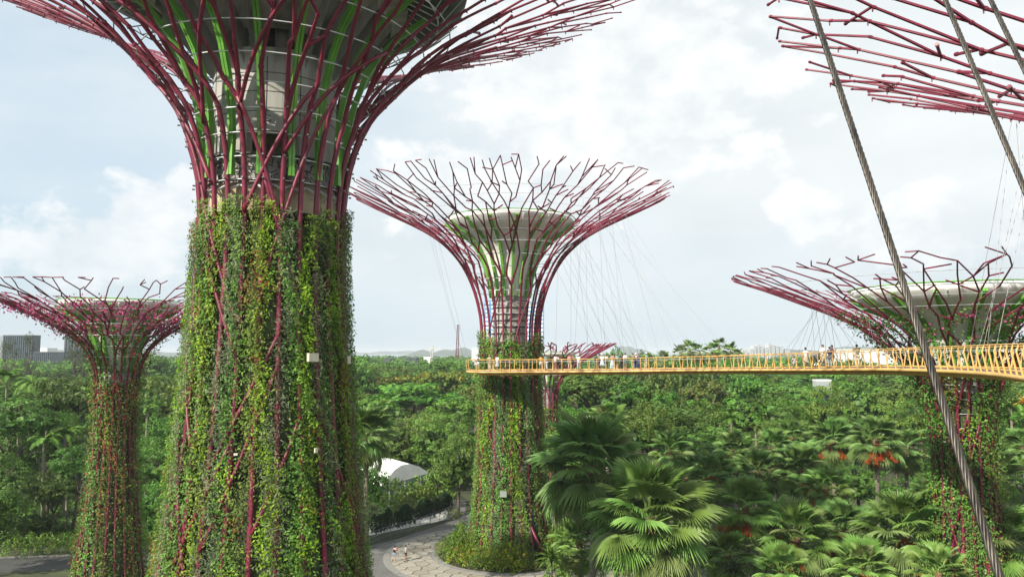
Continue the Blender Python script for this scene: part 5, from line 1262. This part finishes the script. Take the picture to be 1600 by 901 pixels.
# hills on the far shore
def hill(name, px0, px1, pyt, Y, seed):
    rs_ = random.Random(seed); mb = MB(); n = 60; m_ = 6; x0 = P(px0, 549, Y).x; x1 = P(px1, 549, Y).x; H = P(0, pyt, Y).z
    for j in range(m_ + 1):
        for i in range(n + 1):
            t = i / n; e = min(1, 6 * t, 6 * (1 - t)); u = j / m_; z = H * math.sin(math.pi * u) ** .7 * e * (0.62 + 0.2 * math.sin(t * 9 + seed) + 0.13 * math.sin(t * 23 + seed * 2) + 0.06 * rs_.random())
            mb.v.append(Vector((x0 + (x1 - x0) * t, Y + 900 * (u - .5), max(-1, z - 1))))
    for j in range(m_):
        for i in range(n): a = j * (n + 1) + i; mb.face((a, a + 1, a + n + 2, a + n + 1))
    o = mb.build(name, M['hill'], smooth=True); o['kind'] = 'structure'
hill('far_island', 640, 760, 541.5, 4200, 2); hill('far_hill', 540, 700, 547, 7000, 3); hill('far_hill', 960, 1010, 538, 5200, 5); hill('far_shore', 1060, 1700, 541.5, 3800, 7); hill('far_shore', -60, 330, 543, 4300, 9); hill('far_hill', 1300, 1440, 538.5, 4200, 12)
# ------------------------------------------------------------------ people
SKIN = solid('skin', (0.42, 0.24, 0.16), 0.6, var=0.05)
def cloth(c, nm): return solid(nm, c, 0.85, var=0.08, scale=6)
CL = dict(white=cloth((0.72, 0.71, 0.68), 'white_cotton'), black=cloth((0.03, 0.03, 0.035), 'black_cloth'), navy=cloth((0.04, 0.06, 0.12), 'navy_cloth'), grey=cloth((0.3, 0.32, 0.33), 'grey_cloth'), beige=cloth((0.5, 0.42, 0.3), 'beige_cloth'),
          olive=cloth((0.22, 0.2, 0.12), 'olive_cloth'), maroon=cloth((0.3, 0.03, 0.04), 'maroon_cloth'), orange=cloth((0.7, 0.28, 0.04), 'orange_cloth'), pink=cloth((0.7, 0.36, 0.33), 'pink_cloth'), blue=cloth((0.2, 0.3, 0.42), 'denim'), pale=cloth((0.5, 0.55, 0.62), 'pale_blue_cloth'), brown=cloth((0.3, 0.2, 0.12), 'brown_cloth'), teal=cloth((0.2, 0.33, 0.32), 'teal_cloth'))
HAIR = cloth((0.015, 0.012, 0.01), 'black_hair'); BRH = cloth((0.12, 0.07, 0.04), 'brown_hair')
def skin_mesh(nodes, edges, name, mat, parent, sub=1):
    me = bpy.data.meshes.new(name); me.from_pydata([n[0] for n in nodes], edges, []); me.materials.append(mat)
    o = link(name, me, parent); md = o.modifiers.new('skin', 'SKIN'); md.use_smooth_shade = True
    if not me.skin_vertices: pass
    for v, nd in zip(me.skin_vertices[0].data, nodes): r = nd[1]; v.radius = (r, r) if not hasattr(r, '__len__') else r
    me.skin_vertices[0].data[0].use_root = True
    ms = o.modifiers.new('sub', 'SUBSURF'); ms.levels = sub; ms.render_levels = sub
    return o
def person(label, pos, H=1.68, face=0.0, shirt='white', pants='black', legs='long', hair=HAIR, pose='stand', hat=None, bag=None, dress=None, arm='down', seed=0, group=None):
    """faces local -Y; face = rotation about z"""
    root = thing('person', label, 'person', pos, face, group); k = H / 1.7; st = {'stand': 0.02, 'walk': 0.24}[pose]
    hipz, kn, an = 0.9 * k, 0.48 * k, 0.08 * k; J = {}
    J['pelvis'] = (0, 0, 0.94 * k); J['chest'] = (0, 0.0, 1.25 * k); J['neck'] = (0, 0, 1.44 * k); J['head'] = (0, -0.015, 1.56 * k); J['crown'] = (0, -0.01, 1.64 * k)
    for s_, nm in ((-1, 'r'), (1, 'l')):
        d = -s_ * st
        J['hip' + nm] = (s_ * .09, 0, 0.86 * k); J['kne' + nm] = (s_ * .10, d * .45 - 0.02, kn); J['ank' + nm] = (s_ * .10, d + (0.06 if d > 0 else 0), an + (0.04 if d > 0.1 else 0)); J['toe' + nm] = (s_ * .115, d - 0.15, 0.035)
        J['sho' + nm] = (s_ * .17 * k, 0, 1.38 * k)
        if arm == 'down': e, h_ = (s_ * .24, 0.03 - d * .4, 1.12 * k), (s_ * .25, -0.05 - d * .8, 0.88 * k)
        elif arm == 'rail': e, h_ = (s_ * .25, -0.12, 1.15 * k), (s_ * .16, -0.36, 1.12 * k)
        else: e, h_ = (s_ * .22, -0.16, 1.16 * k), (s_ * .07, -0.27, 1.36 * k)     # holding a phone or cup up
        J['elb' + nm] = e; J['wri' + nm] = h_; v = (Vector(h_) - Vector(e)).normalized(); J['pal' + nm] = tuple(Vector(h_) + v * 0.07)
        for q in range(4):
            off = Vector((0, 0.03 - 0.02 * q, 0)) if arm == 'down' else Vector((0.03 - 0.02 * q, 0, 0)); J['f%d' % q + nm] = tuple(Vector(h_) + v * (0.145 + (0.012, 0.02, 0.015, 0)[q]) + off * 1.3)
        J['th' + nm] = tuple(Vector(h_) + v * 0.06 + (Vector((0, -0.05, 0)) if arm == 'down' else Vector((-s_ * 0.05, 0, 0.01))))
    rad = dict(pelvis=(.135, .105), chest=(.15, .10), neck=.052, head=(.078, .09), crown=(.06, .07))
    for nm in 'lr': rad.update({'hip' + nm: .085, 'kne' + nm: .055, 'ank' + nm: .038, 'toe' + nm: .03, 'sho' + nm: .055, 'elb' + nm: .04, 'wri' + nm: .027, 'pal' + nm: (.036, .022), 'th' + nm: .011, **{'f%d' % q + nm: .009 for q in range(4)}})
    E = [('pelvis', 'chest'), ('chest', 'neck'), ('neck', 'head'), ('head', 'crown')]
    for nm in 'lr': E += [('pelvis', 'hip' + nm), ('hip' + nm, 'kne' + nm), ('kne' + nm, 'ank' + nm), ('ank' + nm, 'toe' + nm), ('chest', 'sho' + nm), ('sho' + nm, 'elb' + nm), ('elb' + nm, 'wri' + nm), ('wri' + nm, 'pal' + nm), ('pal' + nm, 'th' + nm)] + [('pal' + nm, 'f%d' % q + nm) for q in range(4)]
    names = list(J); ix = {n_: i for i, n_ in enumerate(names)}
    skin_mesh([(J[n_], rad[n_]) for n_ in names], [(ix[a], ix[b]) for a, b in E], 'body', SKIN, root)
    def sub(nm_, joints, radii, edges, mat):
        ii = {j: i for i, j in enumerate(joints)}; skin_mesh([(J[j], radii[i]) for i, j in enumerate(joints)], [(ii[a], ii[b]) for a, b in edges], nm_, mat, root)
    for s_, nm in ((-1, 'r'), (1, 'l')): J['upa' + nm] = tuple(Vector(J['sho' + nm]).lerp(Vector(J['elb' + nm]), 0.75)); J['sh2' + nm] = tuple(Vector(J['hip' + nm]).lerp(Vector(J['kne' + nm]), 0.8)); J['an2' + nm] = tuple(Vector(J['kne' + nm]).lerp(Vector(J['ank' + nm]), 0.92))
    J['waist'] = (0, 0, 0.90 * k); J['col'] = (0, 0, 1.41 * k)
    sub('shirt', ['waist', 'chest', 'col', 'shol', 'shor', 'upal', 'upar'], [(.155, .125), (.172, .125), .075, .078, .078, .062, .062], [('waist', 'chest'), ('chest', 'col'), ('chest', 'shol'), ('chest', 'shor'), ('shol', 'upal'), ('shor', 'upar')], CL[shirt])
    if dress:
        mb = MB(); L_ = {'long': 0.18, 'knee': 0.45}[dress]; mb.lathe([(0.15, 1.0 * k), (0.19, .85 * k), (0.25, .6 * k), (0.32, L_ * k)], 16)
        for v in mb.v: v.y *= 0.8
        mb.build('skirt', CL[pants], root, True)
    elif legs == 'long': sub('trousers', ['pelvis', 'hipl', 'hipr', 'knel', 'kner', 'an2l', 'an2r'], [(.15, .12), .1, .1, .073, .073, .06, .06], [('pelvis', 'hipl'), ('pelvis', 'hipr'), ('hipl', 'knel'), ('hipr', 'kner'), ('knel', 'an2l'), ('kner', 'an2r')], CL[pants])
    else: sub('shorts', ['pelvis', 'hipl', 'hipr', 'sh2l', 'sh2r'], [(.15, .12), .1, .1, .09, .09], [('pelvis', 'hipl'), ('pelvis', 'hipr'), ('hipl', 'sh2l'), ('hipr', 'sh2r')], CL[pants])
    hb = MB(); hb.sphere((0, 0.012, 1.615 * k), (.088, .098, .085), 10, 7); hb.build('hair', hair, root, True)
    fm = MB(); fm.tube([Vector((0, -.095, 1.575 * k)), Vector((0, -.118, 1.55 * k)), Vector((0, -.1, 1.54 * k))], [.007, .013, .01], 5)
    for s_ in (-1, 1): fm.sphere((s_ * .085, 0, 1.56 * k), (.012, .02, .028), 6, 4)
    fm.build('nose_and_ears', SKIN, root, True)
    ft = MB()
    for nm in 'lr': p = J['ank' + nm]; t_ = J['toe' + nm]; ft.sphere(((p[0] + t_[0]) / 2, (p[1] + t_[1]) / 2, p[2] * .3 + .03), (.05, .13, .045), 8, 5)
    ft.build('shoes', CL['white' if seed % 2 else 'black'], root, True)
    if hat: mb = MB(); mb.lathe([(.17, 1.61 * k), (.09, 1.63 * k), (.088, 1.70 * k), (.01, 1.73 * k)], 14); mb.build('hat', CL[hat], root, True)
    if bag: mb = MB(); mb.sphere((0, .19, 1.2 * k), (.14, .1, .2), 10, 8); mb.build('backpack', CL[bag], root, True)
    return root
def plaza_person(label, px, py, **kw): g = G(px, py); person(label, (g.x, g.y, 0.055), **kw)
plaza_person('person in pink top and blue shorts walking on the round paving, black backpack', 617, 877, H=1.66, shirt='pink', pants='blue', legs='short', pose='walk', bag='black', face=R_(160), seed=1, arm='up')
plaza_person('person in dark top and black shorts walking beside the one in pink', 634, 877, H=1.74, shirt='grey', pants='black', legs='short', pose='walk', face=R_(120), seed=0)
ppl = [ # px, off, shirt, pants, extras, label
 (747, .3, 'white', 'white', dict(bag='navy', legs='short', face=180), 'person in white with a navy bag, first from the left end of the skyway'),
 (765, .2, 'beige', 'beige', dict(legs='long', hat='beige'), 'person in beige with a sun hat before the middle tower foliage'),
 (777, .1, 'white', 'grey', dict(dress='knee'), 'person in white top and grey skirt, third from the left end'),
 (845, .5, 'orange', 'white', dict(legs='short'), 'person in an orange top at the right side of the middle tower'),
 (853, -.1, 'teal', 'white', dict(legs='long'), 'person in teal top and white trousers beside the orange top'),
 (868, .2, 'white', 'brown', dict(legs='short', arm='rail'), 'person in white shirt and brown shorts leaning near the rail'),
 (872, .6, 'white', 'black', dict(legs='short', face=90), 'person in white facing right before the small far canopy'),
 (890, -.2, 'pink', 'beige', dict(legs='long', face=20), 'person in dusty pink and beige below the small far canopy'),
 (895, .4, 'brown', 'black', dict(legs='short'), 'person in brown partly behind the dusty pink one'),
 (904, .7, 'white', 'pale', dict(hat='white'), 'person with white hat standing alone left of the crowd'),
 (931, -.3, 'navy', 'teal', dict(legs='short', bag='black'), 'person with dark top and black bag at the left of the crowd'),
 (937, .5, 'olive', 'brown', dict(), 'person in olive hidden behind the one with the black bag'),
 (941, -.4, 'white', 'pale', dict(dress='knee', hat='white'), 'person in white hat and pale blue dress in the crowd'),
 (948, .6, 'white', 'grey', dict(arm='up'), 'person raising hands behind the pale blue dress'),
 (957, -.3, 'pink', 'pale', dict(dress='long'), 'person in pale pink top and long lilac skirt in the crowd'),
 (964, .2, 'teal', 'olive', dict(legs='short', hat='grey'), 'person in teal top and grey hat in the middle of the crowd'),
 (972, .1, 'black', 'black', dict(), 'person all in black in the middle of the crowd'),
 (977, -.4, 'white', 'teal', dict(legs='short', bag='white'), 'person in white with pale backpack right of the one in black'),
 (989, .3, 'brown', 'grey', dict(), 'person in brown top near the right end of the crowd'),
 (994, .6, 'white', 'navy', dict(hat='white'), 'person in white shirt and hat with navy trousers'),
 (998, -.2, 'navy', 'navy', dict(dress='long'), 'person in a navy dress at the right end of the crowd'),
 (1013, .4, 'teal', 'beige', dict(hat='white', face=90), 'person in white cap standing apart just right of the crowd'),
 (1240, .0, 'white', 'white', dict(H=0.95, legs='short'), 'small child in white near the middle of the skyway'),
 (1265, .4, 'white', 'beige', dict(dress='knee', face=110, pose='walk'), 'person with black hair in white top and beige skirt near the pushchair'),
 (1294, .3, 'white', 'beige', dict(face=90, pose='walk', H=1.78), 'tall person in white T-shirt walking beside the black pushchair'),
 (1304, .2, 'maroon', 'beige', dict(face=60, arm='up', H=1.7), 'person in maroon shirt drinking, right of the tall one in white'),
 (1309, .7, 'navy', 'grey', dict(H=1.55), 'person in navy peeking out behind the maroon shirt'),
 (1334, -.2, 'olive', 'beige', dict(arm='up', bag='olive', H=1.66), 'person in brown camouflage holding something up, rightmost on the skyway'),
]
for i, (px, off, sh, pa, ex, lab) in enumerate(ppl):
    s = s_at_px(px); p, t, nrm = bridge(s, -off if px < 1000 else off, 0.25); ex = dict(ex); fd = ex.pop('face', 170 + 40 * math.sin(i * 2.1)); ex.setdefault('arm', 'rail' if i % 3 == 0 else 'down')
    dx = (px - proj(p)[0]) * p.y / F; p = p + Vector((dx, 0, 0)) if px < 1000 else p
    person(lab, p, ex.pop('H', 1.6 + 0.12 * ((i * 37) % 10) / 10), R_(fd), sh, pa, seed=i, hair=HAIR if i % 4 else BRH, **ex)
# pushchair
s = s_at_px(1284); p, t, nrm = bridge(s, .3, 0.25); pc = thing('pushchair', 'black folding pushchair with hood between the white skirt and the tall walker', 'pushchair', p, R_(90))
mb = MB(); mb.v = [Vector(v) for v in ((-.22, -.35, .35), (.22, -.35, .35), (.22, .25, .45), (-.22, .25, .45), (-.22, .38, .95), (.22, .38, .95), (.2, .05, 1.02), (-.2, .05, 1.02))]
for f in ((0, 1, 2, 3), (3, 2, 5, 4), (4, 5, 6, 7), (0, 3, 4), (1, 5, 2), (4, 7, 3), (5, 2, 6)): mb.face(f)
mb.build('seat_and_hood', CL['black'], pc)
fr = MB()
for s_ in (-.24, .24): fr.tube([Vector((s_, -.4, .1)), Vector((s_, .1, .55)), Vector((s_, .55, 1.05))], .014, 5); fr.tube([Vector((s_, .35, .1)), Vector((s_, .05, .6))], .014, 5)
fr.tube([Vector((-.24, .55, 1.05)), Vector((.24, .55, 1.05))], .016, 5); fr.build('frame', M['steel'], pc)
for x_ in (-.24, .24):
    for y_ in (-.4, .35): w_ = MB(); w_.tube([Vector((x_ - .025, y_, .09)), Vector((x_ + .025, y_, .09))], .09, 12); w_.build('wheel', CL['black'], pc)
# ------------------------------------------------------------------ haze
hz = MB().box((0, 6000, 26.5), (26000, 16000, 57)).build('haze', [])
hz['kind'] = 'stuff'; hz.display_type = 'WIRE'
hm = bpy.data.materials.new('haze_air'); hm.use_nodes = True; nt = hm.node_tree
for n in list(nt.nodes): nt.nodes.remove(n)
o_ = nt.nodes.new('ShaderNodeOutputMaterial'); pv = nt.nodes.new('ShaderNodeVolumePrincipled'); pv.inputs['Density'].default_value = 0.00015; pv.inputs['Color'].default_value = (0.86, 0.93, 1.0, 1)
nt.links.new(pv.outputs[0], o_.inputs['Volume']); hz.data.materials.append(hm)
